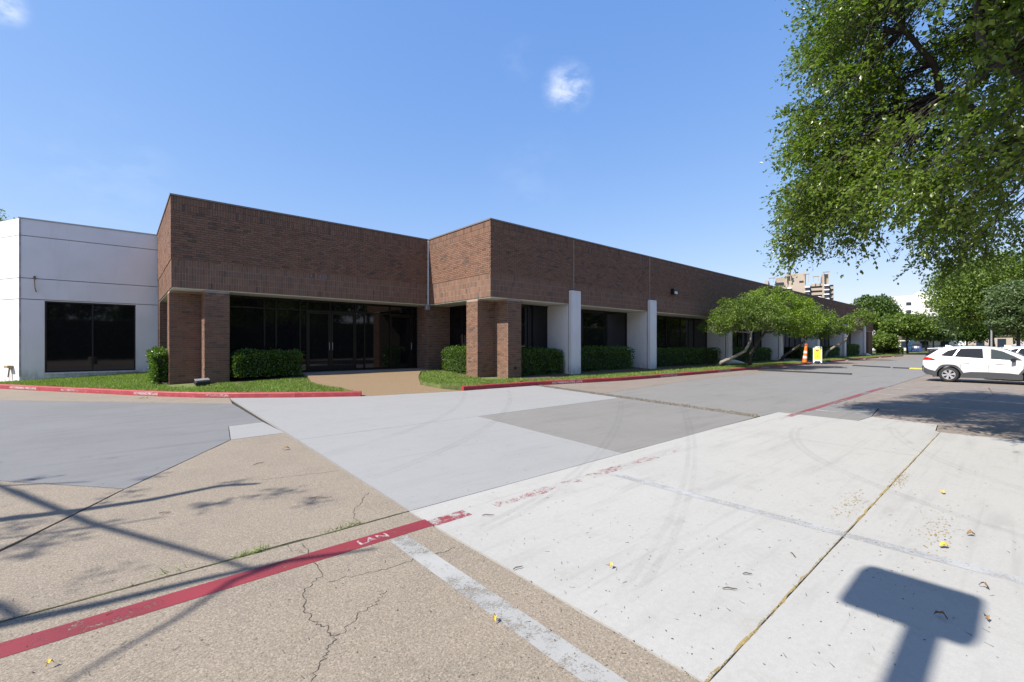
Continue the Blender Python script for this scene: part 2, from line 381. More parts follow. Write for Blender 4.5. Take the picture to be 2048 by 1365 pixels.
def inset(poly, d):
    a = sum(poly[i][0]*poly[(i+1) % len(poly)][1]-poly[(i+1) % len(poly)][0]*poly[i][1] for i in range(len(poly)))
    if a < 0: poly = poly[::-1]
    n = len(poly); out = []
    for i in range(n):
        p0, p1, p2 = Vector(poly[i-1]), Vector(poly[i]), Vector(poly[(i+1) % n])
        e1 = (p1-p0).normalized(); e2 = (p2-p1).normalized()
        n1 = Vector((-e1.y, e1.x)); n2 = Vector((-e2.y, e2.x)); k = 1+n1.dot(n2)
        q = p1 + (n1+n2)*(d/max(k, .25)); out.append((q.x, q.y))
    return out
def slab(poly, m, z=0.0, gap=.006):
    if m in ('bright', 'blue'): gap = min(gap, .0035)
    b = MB(); P = inset(poly, gap); rag = []; jit = .007 if m.startswith('old') else .0018
    for i in range(len(P)):
        a, c = Vector(P[i]), Vector(P[(i+1) % len(P)]); L = (c-a).length; n = min(80, max(1, int(L/.12))); d = (c-a)/max(L, 1e-6); nn = Vector((-d.y, d.x)); w = 0.0
        for k in range(n):
            w = .75*w+random.gauss(0, jit)*.6 if k else 0; q = a.lerp(c, k/n)+nn*max(-.004, min(.016, abs(w))); rag.append((q.x, q.y))
    b.prism(rag, -.045, z); o = b.build('slab', M[m], lot); return o

kerbL = [(-9, 32.5), (-6, 28.2), (-3.22, 24.0), (-1.8, 21.6), (-.49, 19.45), (.25, 18.2), (.95, 17.1), (1.7, 16.1), (2.6, 15.2), (3.9, 14.2), (5.48, 13.2)]
kerbR = [(8.79, 12.5), (10.5, 12.45), (12.3, 12.3), (14.5, 11.85), (16.5, 11.5), (18.4, 11.38), (23, 11.3), (28.3, 11.28), (35, 11.25), (42.6, 11.25)]
kerbR2 = [(48.6, 11.4), (55, 11.5), (65, 11.5), (75, 11.4), (83, 10.9)]
# white/pale new concrete around the red line
slab([(2.02, .95), (8.4, .95), (8.46, 3.77), (2.03, 3.77)], 'bright', .0)
slab([(8.4, .95), (10.99, .95), (11.1, 1.02), (11.98, 1.07), (12.24, 2.14), (11.38, 2.21), (11.47, 3.72), (8.46, 3.77)], 'bright', .0)
slab([(1.88, -5), (11.1, -5), (10.99, .95), (2.02, .95)], 'bright', .0)
# blue-grey broom finished slabs
slab([(2.04, 3.77), (5.42, 3.77), (5.87, 7.82), (2.2, 7.82)], 'blue', .0)
slab([(2.2, 7.82), (5.87, 7.82), (6.14, 10.77), (6.45, 12.98), (5.48, 13.2), (3.9, 14.2), (2.6, 15.2), (2.42, 15.33)], 'blue', .0, .004)
slab([(5.87, 7.82), (9.2, 7.80), (9.7, 11.3), (9.9, 12.47), (8.79, 12.5), (6.45, 12.98), (6.14, 10.77)], 'blue', .0, .003)
slab([(9.2, 7.80), (11.12, 7.77), (12.02, 12.31), (9.9, 12.47), (9.7, 11.3)], 'blue', .0, .003)
# tan-grey patch, far drive, kerb gutter
slab([(5.42, 3.77), (10.26, 3.76), (11.12, 7.77), (5.87, 7.82)], 'grey', .0)
slab([(10.58, 3.75), (11.47, 3.72), (11.38, 2.21), (12.24, 2.14), (14.02, 2.31), (14.2, 3.25), (29, 3.25), (29, 9.7), (19.7, 9.75), (13.1, 8.97), (11.64, 8.9)], 'grey', .0)
slab([(11.64, 8.9), (13.1, 8.97), (19.7, 9.75), (29, 9.7), (29, 11.27), (23, 11.3), (18.4, 11.38), (16.5, 11.5), (14.5, 11.85), (12.3, 12.29)], 'old2', .0)
for i, x in enumerate([29, 39.2, 50, 62, 75]):
    x2 = [39.2, 50, 62, 75, 96][i]
    slab([(x, 3.25), (x2, 3.25), (x2, 8.6), (x, 8.8)], 'grey', .0)
    slab([(x, 8.8), (x2, 8.6), (x2, 13), (x, 13)] if x >= 62 else [(x, 8.8), (x2, 8.6), (x2, 11.9), (x, 11.9)], 'old2', .0)
# right hand bays
slab([(12.24, 2.14), (11.98, 1.07), (11.1, 1.02), (10.99, .95), (11.1, -5), (17.5, -5), (17.5, 3.25), (14.2, 3.25), (14.02, 2.31)], 'old2', .0)
for x, x2 in ((17.5, 24), (24, 30.5), (30.5, 37), (37, 46), (46, 60), (60, 96)):
    slab([(x, -5), (x2, -5), (x2, 3.25), (x, 3.25)], 'old2', .0)
slab([(-40, -16), (96, -16), (96, -5), (-40, -5)], 'old2', .0)
slab([(-40, -5), (-9, -5), (-9, 3.77), (-40, 3.77)], 'old', .0)
# left, old tan concrete and the smooth grey patch
slab([(-9, -5), (1.88, -5), (2.02, .95), (2.03, 3.77), (-9, 3.77)], 'old', .0, .010)
slab([(-1.4, 3.77), (2.04, 3.77), (2.19, 8.6), (1.36, 8.55), (.04, 6.38)], 'old', .0, .009)
slab([(-9, 3.77), (-1.4, 3.77), (.04, 6.38), (-1.03, 7.7), (-9, 9.4)], 'old', .0, .009)
slab([(.04, 6.38), (1.36, 8.55), (1.56, 10.0), (2.17, 10.1), (2.24, 13.75), (-2.55, 18.97), (-9, 24.5), (-9, 9.4), (-1.03, 7.7)], 'slate', .0)
slab([(1.56, 10.0), (2.17, 10.1), (2.19, 8.6), (1.36, 8.55)], 'blue', .0)
slab([(2.24, 13.75), (2.42, 15.33), (1.7, 16.1), (.95, 17.1), (.25, 18.2), (-.49, 19.45), (-1.8, 21.6), (-3.22, 24.0), (-6, 28.2), (-9, 32.5), (-9, 24.5), (-2.55, 18.97)], 'old', .0)
slab([(-40, 3.77), (-9, 3.77), (-9, 32.5), (-40, 40)], 'old', .0)

# rough rubble strip left by a removed kerb
rb = []
for _ in range(2600):
    t = random.random(); x = 10.42+1.66*t + random.gauss(0, .055); y = 3.8+8.4*t
    s = random.uniform(.012, .05); rb.append((x, y, s))
b = MB()
b.prism([(10.28, 3.78), (10.56, 3.78), (12.24, 12.25), (11.98, 12.25)], -.045, .0)
for x, y, s in rb:
    a = random.random()*6.28; ca, sa = math.cos(a)*s, math.sin(a)*s; h = s*random.uniform(.5, 1.2)
    b.add([(x+ca, y+sa, -.01), (x-sa, y+ca*.8, -.01), (x-ca, y-sa, -.01), (x+sa, y-ca*.8, -.01), (x+random.uniform(-.3, .3)*s, y+random.uniform(-.3, .3)*s, h)], [(0, 1, 4), (1, 2, 4), (2, 3, 4), (3, 0, 4)])
M['rubble'] = simple('rubble', (.135, .122, .102), .95, .55, 25)
stuff(b.build('rubble_strip', M['rubble'], lot, fix=False))

# cracks: thin dark ribbons that follow the photo
M['crack'] = simple('crack_dark', (.055, .045, .035), .95, .3, 20)
def ribbon(pts, w, name, m, z=.0015, jit=.012, parent=lot, sub=7, wr=(.35, 1.3)):
    P = []
    for i in range(len(pts)-1):
        a, c = Vector(pts[i]), Vector(pts[i+1])
        for k in range(sub): P.append(a.lerp(c, k/sub))
    P.append(Vector(pts[-1])); n = len(P); V = []
    for i, p in enumerate(P):
        t = (P[min(i+1, n-1)]-P[max(i-1, 0)]).normalized(); nn = Vector((-t.y, t.x))
        q = p + nn*random.gauss(0, jit) if 0 < i < n-1 else p
        ww = w*.55*random.uniform(*wr)*(.35 if i in (0, n-1) else 1)
        V += [(q.x+nn.x*ww/2, q.y+nn.y*ww/2, z), (q.x-nn.x*ww/2, q.y-nn.y*ww/2, z)]
    b = MB(); b.add(V, [(2*i, 2*i+1, 2*i+3, 2*i+2) for i in range(n-1)]); return b.build(name, m, parent, fix=False)
g2 = lambda L: [tuple(G(*p)[:2]) for p in L]
for L, w in (([(910,1095),(875,1107),(835,1117),(780,1135),(720,1150),(655,1165)], .010), ([(605,1087),(625,1118),(645,1150),(612,1178),(606,1213),(620,1235),(640,1250),(672,1272),(655,1300),(640,1325),(622,1364)], .013),
             ([(772,1180),(752,1205),(725,1225),(706,1245),(672,1272)], .009), ([(738,985),(720,1008),(706,1025),(716,1052)], .012),
             ([(575,1090),(585,1100),(610,1108)], .008), ([(1765,782),(1830,776),(1890,772)], .03), ([(1960,800),(1985,790),(1978,775)], .05), ([(680,941),(610,950),(520,960)], .011)):
    ribbon(g2(L), w, 'crack', M['crack'])
# grass-filled joint edge and yellow pollen in the joint
M['moss'] = simple('joint_moss', (.07, .075, .03), .95, .5, 30)
ribbon([(-1.5, 3.77), (2.0, 3.77)], .034, 'mossy_joint', M['moss'], .0016, .004, sub=60)
M['pollen'] = paint('yellow_pollen', (.30, .22, .075), .50, 24, .95)
ribbon([(1.9, .955), (11.0, .955)], .036, 'pollen_joint', M['pollen'], .0017, .004, sub=90)
ribbon([(8.44, 3.7), (8.40, 1.0)], .03, 'pale_joint', M['whitefaint'], .0016, .003, sub=20)
for c, r0 in (((1700, 1010), .30), ((1880, 1060), .35), ((1800, 960), .2)):
    q = G(*c); b = MB()
    for _ in range(140):
        x = q[0]+random.gauss(0, r0); y = q[1]+random.gauss(0, r0*.18); s = random.uniform(.004, .012)
        b.add([(x-s, y, .003), (x, y-s*.7, .003), (x+s, y, .003), (x, y+s*.7, .003)], [(0, 1, 2, 3)])
    M.setdefault('pollen2', simple('pollen_specks', (.34, .25, .09), .95, .2, 30))
    stuff(b.build('pollen_patch', M['pollen2'], lot, fix=False))

# painted lines
def stripe(x0, x1, y0, y1, m, name, z):
    b = MB(); b.add([(x0, y0, z), (x1, y0, z), (x1, y1, z), (x0, y1, z)], [(0, 1, 2, 3)]); return b.build(name, M[m], lot, fix=False)
stripe(-9, 2.035, 3.33, 3.50, 'redline', 'red_line', .0024)
stripe(2.035, 2.42, 3.31, 3.46, 'redhalf', 'red_line', .0024)
stripe(2.72, 3.3, 3.30, 3.42, 'redghost', 'red_line', .0024)
stripe(3.3, 4.9, 3.29, 3.44, 'redworn', 'red_line', .0024)
stripe(4.9, 6.8, 3.29, 3.43, 'redghost', 'red_line', .0024)
stripe(9.6, 10.9, 3.28, 3.42, 'redghost', 'red_line', .0024)
stripe(10.9, 21, 3.27, 3.41, 'redhalf', 'red_line', .0024)
stripe(21, 45, 3.26, 3.36, 'redghost', 'red_line', .0024)
stripe(1.60, 1.755, -1.0, 3.30, 'whiteline', 'bay_line', .0021)
stripe(4.40, 4.52, -1.0, 3.27, 'whitefaint', 'bay_line', .0021)
stripe(12.48, 12.58, 2.2, 3.25, 'whiteline', 'bay_line', .0021)
for x in (15.3, 18.1, 20.9, 23.7, 29.2): stripe(x, x+.1, -1.5, 3.2, 'whiteline', 'bay_line', .0021)

# faint tyre marks
M['tyre'] = paint('tyre_rubber_film', (.10, .098, .095), .50, 2.2, .8, .085, .12)
def arc(p0, p1, p2, n=26):
    p0, p1, p2 = Vector(p0), Vector(p1), Vector(p2); return [tuple((1-t)*(1-t)*p0+2*t*(1-t)*p1+t*t*p2) for t in [i/n for i in range(n+1)]]
for a in [tuple((x, y+dy) for x, y in q) for q in (((2.3, 1.6), (5, 2.2), (10.6, 5.6)), ((2.3, 3.0), (5, 3.4), (10.4, 7.3)), ((2.2, 5.0), (6, 6.4), (10, 11.6)), ((2.3, 6.6), (5.5, 7.6), (8.6, 12.2)), ((9.8, 2.8), (6.6, 2.4), (5.2, -.6)), ((10.9, 1.6), (7.9, 1.0), (6.8, -.6)), ((-7, 10.5), (-1, 10.3), (2.1, 13.2)), ((-7, 12.3), (-1.4, 12.1), (1.4, 14.5))) for dy in (-.05, .05)]:
    ribbon(arc(*a, n=60), .11, 'tyre_mark', M['tyre'], .0019, .0, sub=1, wr=(.92, 1.08))
# lettering
def text_mesh(body, size):
    cu = bpy.data.curves.new('lettering', 'FONT'); cu.body = body; cu.size = size; cu.align_x = 'CENTER'; cu.align_y = 'CENTER'; cu.offset = size*.012
    o = bpy.data.objects.new('lettering_tmp', cu); COL.objects.link(o)
    dg = bpy.context.evaluated_depsgraph_get(); dg.update()
    me = bpy.data.meshes.new_from_object(o.evaluated_get(dg)); bpy.data.objects.remove(o); bpy.data.curves.remove(cu); return me
def lettering(body, size, loc, xdir, up, m, parent, width=None):
    me = text_mesh(body, size); me.materials.clear(); me.materials.append(M[m])
    o = bpy.data.objects.new('painted_lettering', me); COL.objects.link(o)
    x = Vector(xdir).normalized(); y = Vector(up).normalized(); z = x.cross(y)
    k = 1.0
    if width:
        xs = [v.co.x for v in me.vertices]; k = width/(max(xs)-min(xs))
    mt = Matrix(((x.x*k, y.x, z.x, loc[0]), (x.y*k, y.y, z.y, loc[1]), (x.z*k, y.z, z.z, loc[2]), (0, 0, 0, 1)))
    o.matrix_world = mt
    o.parent = parent; return o
lettering('LAN', .12, (1.52, 3.41, .0040), (1, 0, 0), (0, 1, 0), 'stencilworn', lot, .24)

# ------------------------------------------------------------------ lawn heights, kerbs, lawn, walkway
def seg_dist(x, y, line):
    best = 1e9
    for i in range(len(line)-1):
        ax, ay = line[i]; bx, by = line[i+1]; dx, dy = bx-ax, by-ay; t = max(0, min(1, ((x-ax)*dx+(y-ay)*dy)/(dx*dx+dy*dy)))
        best = min(best, math.hypot(x-ax-t*dx, y-ay-t*dy))
    return best
def lawn_z(x, y):
    line = kerbL if x < 6.5 else (kerbR if x < 45 else kerbR2)
    return .135 + min(.30, .055*max(0, seg_dist(x, y, line)-.15))
def kerb(line, m, name, seg_len=3.0, joints=True):
    root = struct(empty(name))
    # resample
    P = [Vector(p) for p in line]; out = []
    for i in range(len(P)-1):
        n = max(1, int((P[i+1]-P[i]).length/.5))
        out += [P[i].lerp(P[i+1], k/n) for k in range(n)]
    out.append(P[-1]); chunk = []; acc_ = 0; chunks = []
    for i, p in enumerate(out):
        chunk.append(p)
        if i: acc_ += (out[i]-out[i-1]).length
        if acc_ > seg_len and i < len(out)-1: chunks.append(chunk); chunk = [p]; acc_ = 0
    if len(chunk) > 1: chunks.append(chunk)
    prof = [(-.001, -.04), (.012, .06), (.022, .125), (.04, .145), (.07, .152), (.155, .152), (.175, .14), (.18, -.04)]
    for ci, ch in enumerate(chunks):
        b = MB(); V = []; n = len(ch)
        for i, p in enumerate(ch):
            t = (ch[min(i+1, n-1)]-ch[max(i-1, 0)]).normalized(); nn = Vector((-t.y, t.x))
            if i == 0: p = p + t*.004
            if i == n-1: p = p - t*.004
            for d, z in prof: V.append((p.x+nn.x*d, p.y+nn.y*d, z))
        k = len(prof); F = []
        for i in range(n-1):
            for j in range(k-1): F.append((i*k+j, i*k+j+1, (i+1)*k+j+1, (i+1)*k+j))
        F += [tuple(range(k)), tuple(range((n-1)*k, n*k))]
        b.add(V, F); b.build('kerb_stone', m, root)
    return root
KL = kerb(kerbL, M['kerbred'], 'kerb')
KR = kerb(kerbR, M['kerbred'], 'kerb')
KR2 = kerb(kerbR2, M['kerbred'], 'kerb')
def kerb_text(line, x, parent, m='stencil', size=.13, width=1.05):
    for i in range(len(line)-1):
        (ax, ay), (bx, by) = line[i], line[i+1]
        if ax <= x <= bx:
            t = (x-ax)/(bx-ax); y = ay+t*(by-ay); d = Vector((bx-ax, by-ay, 0)).normalized(); nn = Vector((-d.y, d.x, 0))
            up = (Vector((0, 0, 1))+nn*.16).normalized(); off = Vector((x, y, 0)) + nn*.0095 + Vector((0, 0, .066)) - nn*.0065
            lettering('NO PARKING FIRE LANE', size, off, d, up, m, parent, width); return
kerb_text(kerbL, -2.55, KL, 'stencil', .10, 1.5); kerb_text(kerbL, -1.15, KL, 'stencilworn', .10, 1.3); kerb_text(kerbL, .58, KL, 'stencil', .11, 1.0)
kerb_text(kerbL, 2.15, KL, 'stencilworn', .10, .7)
for x, mm in ((13.55, 'stencil'), (20.2, 'stencil'), (26.2, 'stencil'), (32.4, 'stencil')): kerb_text(kerbR, x, KR, mm, .12, 1.5)
# broken, pale lumps where the red kerb crumbled
for x, y in ((54.5, 11.45), (62, 11.45), (70, 11.4), (77, 11.2)):
    b = MB(); b.obox((x, y-.06, .03), (.35, 0, 0), (0, .12, 0), (0, 0, .04)); o = b.build('chipped_concrete', M['kerbraw'], KR2, bevel=.02)

walk_poly = [(5.48, 13.2), (8.79, 12.5), (8.35, 13.3), (8.1, 14.2), (8.8, 15.6), (9.7, 17.0), (10.82, 17.7), (10.82, 19.38), (5.4, 19.38), (5.25, 17.4), (5.0, 16.3), (5.05, 15.3), (5.3, 14.2)]
def pip(x, y, poly):
    c = False; n = len(poly)
    for i in range(n):
        (x1, y1), (x2, y2) = poly[i], poly[i-1]
        if (y1 > y) != (y2 > y) and x < (x2-x1)*(y-y1)/(y2-y1)+x1: c = not c
    return c
def walk_z(x, y):
    d = max(0, ((y-13.2)+ .2*(x-5.5))); t = min(1, d/4.6); return .002+.43*(t*t*(3-2*t)*.45+t*.55)
def sheet(poly, zf, step, name, m, skirt=.3, parent=None):
    """triangulated sheet that follows a height function"""
    bm = bmesh.new(); vs_ = [bm.verts.new((x, y, 0)) for x, y in poly]; f = bm.faces.new(vs_)
    xs = [p[0] for p in poly]; ys = [p[1] for p in poly]
    for a0, a1, no in ((min(xs), max(xs), (1, 0, 0)), (min(ys), max(ys), (0, 1, 0))):
        k = a0+step
        while k < a1:
            co = (k, 0, 0) if no[0] else (0, k, 0)
            bmesh.ops.bisect_plane(bm, geom=bm.verts[:]+bm.edges[:]+bm.faces[:], plane_co=co, plane_no=no); k += step
    for v in bm.verts: v.co.z = zf(v.co.x, v.co.y)
    r = bmesh.ops.extrude_face_region(bm, geom=bm.faces[:])
    for e in r['geom']:
        if isinstance(e, bmesh.types.BMVert): e.co.z -= skirt
    bmesh.ops.recalc_face_normals(bm, faces=bm.faces)
    me = bpy.data.meshes.new(name); bm.to_mesh(me); bm.free(); me.materials.append(m)
    o = bpy.data.objects.new(name, me); COL.objects.link(o)
    if parent: o.parent = parent
    return o
def off_line(line, d):
    out = []; n = len(line)
    for i in range(n):
        t = (Vector(line[min(i+1, n-1)])-Vector(line[max(i-1, 0)])).normalized(); out.append((line[i][0]-t.y*d, line[i][1]+t.x*d))
    return out
kl_in = off_line(kerbL, .181); kr_in = off_line(kerbR, .181); kr2_in = off_line(kerbR2, .181)
lawnL_poly = kl_in[:-1] + [(5.36, 13.5), (5.28, 14.2), (5.03, 15.3), (4.98, 16.3), (5.23, 17.4), (5.38, 19.38), (2.5, 19.38), (1.0, 19.2), (1.0, 25.2), (-9, 26), (-14, 38)]
lawnR_poly = [(8.9, 12.72)] + kr_in[1:] + [(42.6, 15.0), (12.2, 15.0), (12.1, 18.3), (10.84, 18.3), (10.84, 17.7), (9.72, 17.0), (8.82, 15.6), (8.12, 14.2), (8.37, 13.3)]
lawnR2_poly = kr2_in + [(83.4, 16), (48.6, 15.0)]
lawns = []
for pl in (lawnL_poly, lawnR_poly, lawnR2_poly):
    lawns.append(struct(sheet(pl, lawn_z, .8, 'lawn', M['turf'], .3)))
struct(sheet(walk_poly, walk_z, .6, 'entrance_path', M['aggregate'], .35))
ps = MB(); ps.box(5.3, 10.8, 17.95, 19.36, .25, .447); struct(ps.build('porch_slab', M['walk'], bevel=.008))
cw = MB(); cw.prism([(42.7, 11.25), (48.5, 11.4), (48.5, 14.9), (42.7, 14.9)], -.04, lambda x, y: .004+.075*(y-11.3)); struct(cw.build('crosswalk_ramp', M['walk']))
# planting beds in front of the glass (bare soil)
def bed(x0, x1, y0, y1):
    b = sheet([(x0, y0), (x1, y0), (x1, y1), (x0, y1)], lambda x, y: lawn_z(x, y)+.015, .7, 'planting_bed', M['soil'], .2); return struct(b)
bed(2.95, 5.25, 17.85, 19.36); bed(10.9, 12.08, 15.3, 18.28)
for a, c in ((12.5, 15.35), (16.1, 21.85), (22.6, 31.85), (32.6, 42.15)): bed(a, c, 13.0, 14.95)
for a, c in ((53.5, 63.1), (63.9, 73.1)): bed(a, c, 13.4, 14.95)

def blades(poly, n, hmin, hmax, zf, excl=None, bias=None):
    xs = [p[0] for p in poly]; ys = [p[1] for p in poly]; out = []
    while len(out) < n:
        x = random.uniform(min(xs), max(xs)); y = random.uniform(min(ys), max(ys))
        if bias and random.random() > bias(x, y): continue
        if not pip(x, y, poly) or (excl and excl(x, y)): continue
        z = zf(x, y)-.01; a = random.random()*6.28; h = random.uniform(hmin, hmax); w = random.uniform(.006, .014)*(1+max(0, x)/25)
        lx, ly = random.gauss(0, .02), random.gauss(0, .02); ca, sa = math.cos(a)*w, math.sin(a)*w
        out.append([(x-ca, y-sa, z), (x+ca, y+sa, z), (x+ca*.3+lx, y+sa*.3+ly, z+h), (x-ca*.3+lx, y-sa*.3+ly, z+h)])
    return out
exL = lambda x, y: (x > 2.9 and y > 17.8) or (x > 2.0 and y > 18.6) or (x > 1.2 and y > 18.2 and x < 2.95) or y > 25.2 or (y > 17.75 and x > 1.6 and x < 2.4) or (abs(x-1.9) < .5 and y > 17.4 and random.random() < .6)
exR = lambda x, y: (y > 12.95+.1*math.sin(x*3) and x > 12.4) or (x > 10.8 and y > 13.6 and x < 12.5) or (x > 10.8 and y > 15.2)
q = blades(lawnL_poly, 30000, .03, .075, lawn_z, exL, lambda x, y: 1 if x > -5 else .1)
q += blades(lawnR_poly, 26000, .03, .075, lawn_z, exR, lambda x, y: 1 if x < 18 else .45)
q += blades(lawnR2_poly, 5000, .04, .09, lawn_z, lambda x, y: y > 13.3)
o = quads_obj('grass', np.array(q), M['grass']); stuff(o); o['label'] = 'short green grass on the lawn between kerb and building'
# weeds sprouting from the joint
wd = []
for (px, py, n) in ((505, 1106, 70), (700, 1052, 40), (665, 1062, 20), (330, 1148, 15), (240, 788+0, 0), (287, 797, 60)):
    c0 = G(px, py)
    for _ in range(n):
        x = c0[0]+random.gauss(0, .07); y = c0[1]+random.gauss(0, .018); a = random.random()*6.28; h = random.uniform(.015, .05); w = .003
        ca, sa = math.cos(a)*w, math.sin(a)*w; lx, ly = random.gauss(0, .03), random.gauss(0, .02)
        wd.append([(x-ca, y-sa, 0), (x+ca, y+sa, 0), (x+lx+ca*.2, y+ly+sa*.2, h), (x+lx-ca*.2, y+ly-sa*.2, h)])
o = quads_obj('weeds', np.array(wd), M['grass'], lot); stuff(o)

# ------------------------------------------------------------------ brick building
ZS, ZT = 3.46, 6.52               # underside and top of the brick fascia
UC, VF, VL, UL = 10.86, 13.65, 18.31, 1.258
UEND = 79.2
BL, BH, J = .230, .0764, .012     # brick pitch and joint
bld = empty('brick_office_building', (6, 18.4, .3))
tag(bld, 'long single storey brown brick office building with dark glass and white fins', 'building')
BO = Vector(bld.location)
def part(b, name, m, parent=None, **kw):
    o = b.build(name, m, parent if parent else bld, **kw)
    if parent is None: o.location = -BO
    return o
rest = []                           # bricks joined into one part
def brick_quads(p, t, nrm, w, h, d=.014):
    p = Vector(p); t = Vector(t); n = Vector(nrm); up = Vector((0, 0, 1))
    a = p; b_ = p+t*w; c = b_+up*h; d_ = p+up*h; o = n*d
    return [[a+o, b_+o, c+o, d_+o], [a, b_, b_+o, a+o], [d_+o, c+o, c, d_], [a, a+o, d_+o, d_], [b_+o, b_, c, c+o]]
def jitter(): return random.uniform(-.0025, .0025)
def run_bond(p0, t, nrm, L, z0, n, out, d=.009):
    t = Vector(t)
    for k in range(n):
        s = -(BL/2 if k % 2 else 0)
        while s < L:
            a = max(s, 0); e = min(s+BL-J, L)
            if e-a > .03: out.append((Vector(p0)+t*a+Vector((0, 0, z0+k*BH)), t, nrm, e-a, BH-J, d+jitter()))
            s += BL
def soldier(p0, t, nrm, L, z0, n, out, d=.009):
    t = Vector(t)
    for k in range(n):
        s = 0
        while s < L-.02:
            e = min(s+BH-J, L); out.append((Vector(p0)+t*s+Vector((0, 0, z0+k*BL)), t, nrm, e-s, BL-J, d+jitter())); s += BH
def fascia(p0, t, nrm, L, ext=0):
    q0 = Vector(p0)-Vector(t)*.004*ext; p0 = Vector(p0)-Vector(t)*.021*ext
    soldier(q0, t, nrm, L+.004*ext, ZS+.005, 4, rest, .004); L += .021*ext
    z = ZS+.005+4*BL
    run_bond(p0, t, nrm, L, z, 21, rest, .022)
    soldier(p0, t, nrm, L, z+21*BH, 2, rest, .022)
X, Y, Zv = Vector((1, 0, 0)), Vector((0, 1, 0)), Vector((0, 0, 1))
bk = .012                             # mortar face stands this far behind the corner lines
fascia((UL, VL, 0), X, -Y, UC-UL-.03, 1)                 # left front
fascia((UC, VF, 0), X, -Y, UEND-UC, 1)                  # long right front
fascia((UC, VL-.03, 0), -Y, -X, VL-VF-.03)           # sunlit return
fascia((UL, 25.2, 0), -Y, -X, 25.2-VL)               # left end
ZC = ZS+.005+4*BL+21*BH+2*BL
# mortar backing (fascia bodies) with the roof deck
b = MB()
b.box(UL, UC+.5, VL, 40, ZS, ZC); part(b, 'fascia_wall', M['mortar'])
b = MB(); b.box(UC, UEND, VF, 40, ZS, ZC); part(b, 'fascia_wall', M['mortar'])
# coping
b = MB(); e = .05; zc = ZC+.002
b.box(UL-e, UC-e-.002, VL-e, VL+.3, zc, zc+.055); b.box(UL-e, UL+.3, VL+.302, 40, zc, zc+.055)
b.box(UC-e, UC+.3, VF+.302, VL+.3, zc, zc+.055); b.box(UC-e, UEND+e, VF-e, VF+.3, zc, zc+.055)
part(b, 'coping', M['coping'])
# soffits
b = MB(); b.box(UL+.03, UC+.3, VL+.03, 25.1, ZS-.035, ZS-.002); part(b, 'soffit', M['soffit'])
b = MB(); b.box(UC+.03, UEND-.03, VF+.03, 19.5, ZS-.04, ZS-.004); part(b, 'soffit', M['soffit'])
# piers: L shaped mortar core, brick faces
def pier(ux, vy, first):
    """outer corner of the fascia at ux, vy; notch .9 x .84"""
    core = MB(); zg = -.1
    core.box(ux+.002, ux+1.62, vy+.842, vy+1.60, zg, ZS-.042)
    core.box(ux+.902, ux+1.62, vy+.002, vy+.842, zg, ZS-.042)
    o = part(core, 'brick_pier', M['mortar'])
    n = int((ZS-.05-.15)/BH); z0 = .15
    A, B_ = [], []
    run_bond((ux+.893, vy+.002, 0), X, -Y, .727, z0, n, A); run_bond((ux-.007, vy+.842, 0), X, -Y, .899, z0, n, A)
    run_bond((ux+.902, vy+.842-.014, 0), -Y, -X, .826, z0, n, B_); run_bond((ux+.002, vy+1.60, 0), -Y, -X, .758, z0, n, B_)
    run_bond((ux+1.62, vy+.002, 0), Y, X, 1.59, z0, n, B_)
    rest.extend(B_)
    if first:
        cache = {}
        A.sort(key=lambda r: r[0].z)
        for (p, t, nr, w, h, d) in A[:300]:
            key = round(w, 3)
            if key not in cache:
                m_ = MB(); m_.add([(0, 0, 0), (w, 0, 0), (w, 0, h), (0, 0, h), (0, -.014, 0), (w, -.014, 0), (w, -.014, h), (0, -.014, h)], [(4, 5, 6, 7), (0, 1, 5, 4), (7, 6, 2, 3), (0, 4, 7, 3), (5, 1, 2, 6)])
                bo = m_.build('brick', M['brick'], o); cache[key] = bo.data; bo.location = p
            else:
                bo = bpy.data.objects.new('brick', cache[key]); COL.objects.link(bo); bo.parent = o; bo.location = p
        rest.extend(A[300:])
    else: rest.extend(A)
pier(UL, VL, True); pier(UC, VF, False)
# wall at the inner corner (convex brick corner below the fascia return)
def brick_wall(x0, x1, y0, y1, faces, z0=.1, z1=ZS-.042):
    c = MB(); c.box(x0, x1, y0, y1, z0, z1); part(c, 'brick_wall', M['mortar'])
    n = int((z1-z0-.01)/BH)
    for fc in faces:
        if fc == '-y': run_bond((x0, y0, 0), X, -Y, x1-x0, z0, n, rest)
        if fc == '-x': run_bond((x0, y1, 0), -Y, -X, y1-y0, z0, n, rest)
        if fc == '+x': run_bond((x1, y0, 0), Y, X, y1-y0, z0, n, rest)
brick_wall(UC+.01, 12.05, VL+.01, 20.2, ('-y', '-x'))
brick_wall(UL+.004, 2.6, 24.2, 25.2, ('-x', '-y'))
brick_wall(76.6, UEND-.005, 13.72, 20, ('-y', '-x'))
Q = []
for r in rest: Q += brick_quads(*r)
o = quads_obj('brickwork', np.array([[tuple(v) for v in f] for f in Q]), M['brick'], bld); o.location = -BO
me = o.data; bm = bmesh.new(); bm.from_mesh(me); bmesh.ops.remove_doubles(bm, verts=bm.verts, dist=.0004); bm.to_mesh(me); bm.free()
stuff(o)
